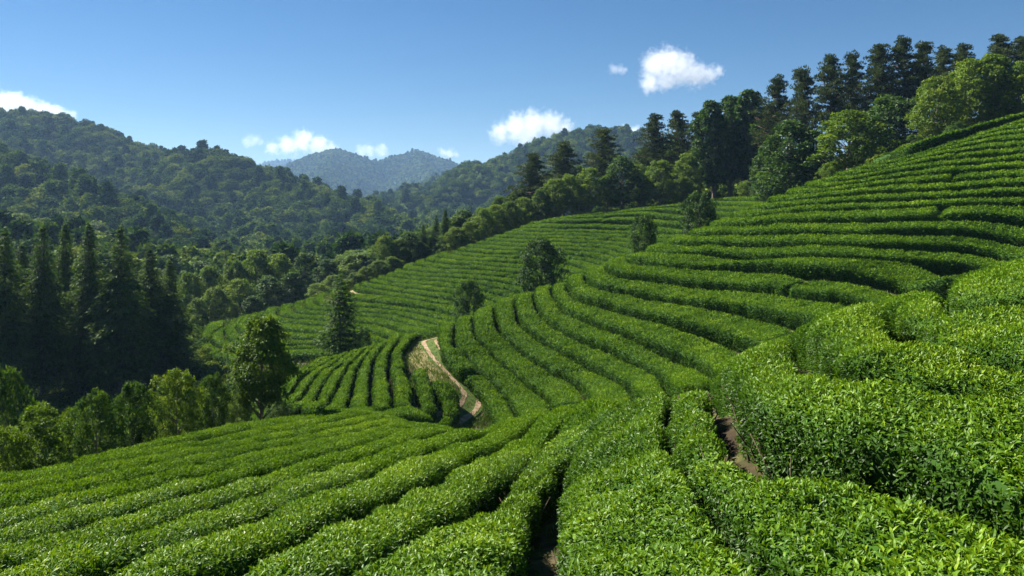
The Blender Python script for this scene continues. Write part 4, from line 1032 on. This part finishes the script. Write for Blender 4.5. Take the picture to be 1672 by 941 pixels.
# valley air
m, nt, out = new_mat('valley_air')
pv = node(nt, 'ShaderNodeVolumePrincipled'); pv.inputs['Color'].default_value = (.38, .62, 1, 1); pv.inputs['Density'].default_value = .00013; pv.inputs['Anisotropy'].default_value = .2
nt.links.new(pv.outputs[0], out.inputs['Volume'])
lo = float(min(ZF.min(), ZG.min())) - 3; hi = float(ZF.max()) + 25
mb = MB(); bx = np.array([[x, y, z] for x in (-7300, 7300) for y in (-30, 5400) for z in (lo, hi)], float)
mb.add(bx, quads=[(0, 1, 3, 2), (4, 6, 7, 5), (0, 4, 5, 1), (2, 3, 7, 6), (0, 2, 6, 4), (1, 5, 7, 3)])
tag(mb.obj('haze', [m]), kind='stuff')
print('AIR', lo, hi)

# cumulus clouds, real volumes seven kilometres out
CD = 7200.0
def cloud(px, py, blobs, label, seed, dens=.007):
    k = CD / F; small = max(b[2] for b in blobs) < 15; blobs = [(a * (.6 if small else .88), c * .9, r * (1.0 if small else .9)) for a, c, r in blobs]
    x1 = min(b[0] - b[2] for b in blobs); x2 = max(b[0] + b[2] for b in blobs); z1 = min(b[1] - b[2] for b in blobs); z2 = max(b[1] + b[2] for b in blobs)
    m, nt, out = new_mat('cloud_vapour'); L = nt.links
    tc = node(nt, 'ShaderNodeTexCoord'); P0 = tc.outputs['Object']
    def nz(scale, det, src=P0):
        n = node(nt, 'ShaderNodeTexNoise'); n.inputs['Scale'].default_value = scale; n.inputs['Detail'].default_value = det; n.inputs['Roughness'].default_value = .6
        ad = node(nt, 'ShaderNodeVectorMath', operation='ADD'); ad.inputs[1].default_value = (seed * 37.0, seed * 11.0, seed * 5.0)
        L.new(src, ad.inputs[0]); L.new(ad.outputs[0], n.inputs['Vector']); return n
    w1 = nz(.045, 3); sb = node(nt, 'ShaderNodeVectorMath', operation='SUBTRACT'); sb.inputs[1].default_value = (.5, .5, .5); L.new(w1.outputs['Color'], sb.inputs[0])
    sc = node(nt, 'ShaderNodeVectorMath', operation='SCALE'); sc.inputs['Scale'].default_value = 22; L.new(sb.outputs[0], sc.inputs[0])
    pw = node(nt, 'ShaderNodeVectorMath', operation='ADD'); L.new(P0, pw.inputs[0]); L.new(sc.outputs[0], pw.inputs[1])
    last = None
    for bx_, bz, r in blobs:
        d = node(nt, 'ShaderNodeVectorMath', operation='DISTANCE'); d.inputs[1].default_value = (bx_, 0, bz); L.new(pw.outputs[0], d.inputs[0])
        q = node(nt, 'ShaderNodeMath', operation='MULTIPLY_ADD'); q.inputs[1].default_value = -1.0 / r; q.inputs[2].default_value = 1.0; L.new(d.outputs['Value'], q.inputs[0])
        if last is None: last = q.outputs[0]
        else:
            mx = node(nt, 'ShaderNodeMath', operation='SMOOTH_MAX'); mx.inputs[2].default_value = .25; L.new(last, mx.inputs[0]); L.new(q.outputs[0], mx.inputs[1]); last = mx.outputs[0]
    w2 = nz(.11, 5)
    a = node(nt, 'ShaderNodeMath', operation='MULTIPLY_ADD'); a.inputs[1].default_value = 1.9; a.inputs[2].default_value = -.98; L.new(w2.outputs['Fac'], a.inputs[0])
    f = node(nt, 'ShaderNodeMath', operation='ADD'); L.new(last, f.inputs[0]); L.new(a.outputs[0], f.inputs[1])
    g = node(nt, 'ShaderNodeMath', operation='MULTIPLY', use_clamp=True); g.inputs[1].default_value = 1.5; L.new(f.outputs[0], g.inputs[0])
    h = node(nt, 'ShaderNodeMath', operation='MULTIPLY'); h.inputs[1].default_value = dens; L.new(g.outputs[0], h.inputs[0])
    v = node(nt, 'ShaderNodeVolumePrincipled'); v.inputs['Color'].default_value = (1, 1, 1, 1); v.inputs['Anisotropy'].default_value = .35; L.new(h.outputs[0], v.inputs['Density'])
    L.new(v.outputs[0], out.inputs['Volume'])
    n = 24; mbc = MB(); th = np.linspace(0, np.pi, 13); ph = np.arange(n) * 2 * np.pi / n
    T_, H_ = np.meshgrid(th, ph, indexing='ij')
    rx = (x2 - x1) * .62 + 6; rz = (z2 - z1) * .66 + 6; ry = min(rx, max(b[2] for b in blobs) * 1.5)
    vv = np.stack([(x1 + x2) / 2 + rx * np.sin(T_) * np.cos(H_), ry * np.sin(T_) * np.sin(H_), (z1 + z2) / 2 + rz * np.cos(T_)], -1).reshape(-1, 3)
    vv = np.concatenate([vv[:1], vv[n:12 * n], vv[-1:]]); nv = len(vv)                # single pole vertices: a closed hull
    q = [(1 + i * n + j, 1 + (i + 1) * n + j, 1 + (i + 1) * n + (j + 1) % n, 1 + i * n + (j + 1) % n) for i in range(10) for j in range(n)]
    t = [(0, 1 + j, 1 + (j + 1) % n) for j in range(n)] + [(nv - 1, 1 + 10 * n + (j + 1) % n, 1 + 10 * n + j) for j in range(n)]
    mbc.add(vv, tris=t, quads=q); o = mbc.obj('cloud', [m], smooth=True)
    o.location = ((px - CX) * k, CD, (HY - py) * k); o.scale = (k, k, k)
    tag(o, label, 'cloud', 'clouds', 'thing'); return o
cloud(1105, 120, [(-40, 14, 30), (-18, 18, 34), (8, 8, 34), (35, -2, 28), (60, -2, 20), (78, 6, 12), (-48, -18, 22), (-20, -10, 24)], 'small white cumulus cloud alone in the blue above the pines', 1)
cloud(862, 212, [(-50, -6, 22), (-20, 4, 30), (10, 8, 32), (42, 8, 28), (68, 2, 20), (0, -12, 30)], 'white cloud bank behind the wooded peak right of centre', 2)
cloud(488, 240, [(-50, -2, 16), (-20, 2, 22), (8, 10, 24), (36, 2, 22), (60, -6, 16)], 'white cloud behind the left shoulder of the far blue mountain', 3)
cloud(40, 175, [(-60, 8, 24), (-38, 8, 24), (-14, 6, 24), (8, 1, 20), (28, -4, 19), (48, -8, 17), (66, -12, 15), (84, -16, 12)], 'low white cloud peeping over the far left ridge', 4)
cloud(1006, 113, [(-8, 0, 12), (8, 0, 10), (22, -3, 7)], 'tiny wisp of cloud left of the small cumulus', 5, .005)
cloud(600, 246, [(-14, 0, 13), (8, -2, 13), (36, 0, 12)], 'faint cloud between the twin summits of the far mountain', 6, .006)
cloud(732, 250, [(-14, 0, 11), (6, 0, 11), (20, -3, 8)], 'faint cloud right of the far mountain above the saddle', 7, .006)
cloud(1030, 214, [(-14, 0, 14), (8, -2, 14), (26, -4, 10)], 'low cloud just right of the wooded peak beside the pines', 8, .006)
cloud(414, 230, [(-14, 0, 12), (6, 2, 12), (20, -3, 9)], 'small pale puff above the dip left of the far mountain', 9, .004)

cam = bpy.data.cameras.new('camera'); co = bpy.data.objects.new('camera', cam); COL.objects.link(co)
co.location = (0, 0, 0); co.rotation_euler = (math.radians(90), 0, 0)
cam.sensor_width = 36; cam.lens = 36 * F / 1672; cam.shift_y = -(470.5 - HY) / 1672
cam.clip_start = .1; cam.clip_end = 30000
SC.camera = co
SC.view_settings.view_transform = 'Standard'; SC.view_settings.look = 'None'; SC.view_settings.exposure = 1.6; SC.view_settings.gamma = 1; SC.view_settings.use_curve_mapping = False
SC.render.engine = 'CYCLES'
SC.cycles.max_bounces = 6; SC.cycles.diffuse_bounces = 3; SC.cycles.glossy_bounces = 2; SC.cycles.transmission_bounces = 4; SC.cycles.volume_bounces = 6
SC.cycles.use_denoising = True
SC.cycles.sample_clamp_indirect = 6
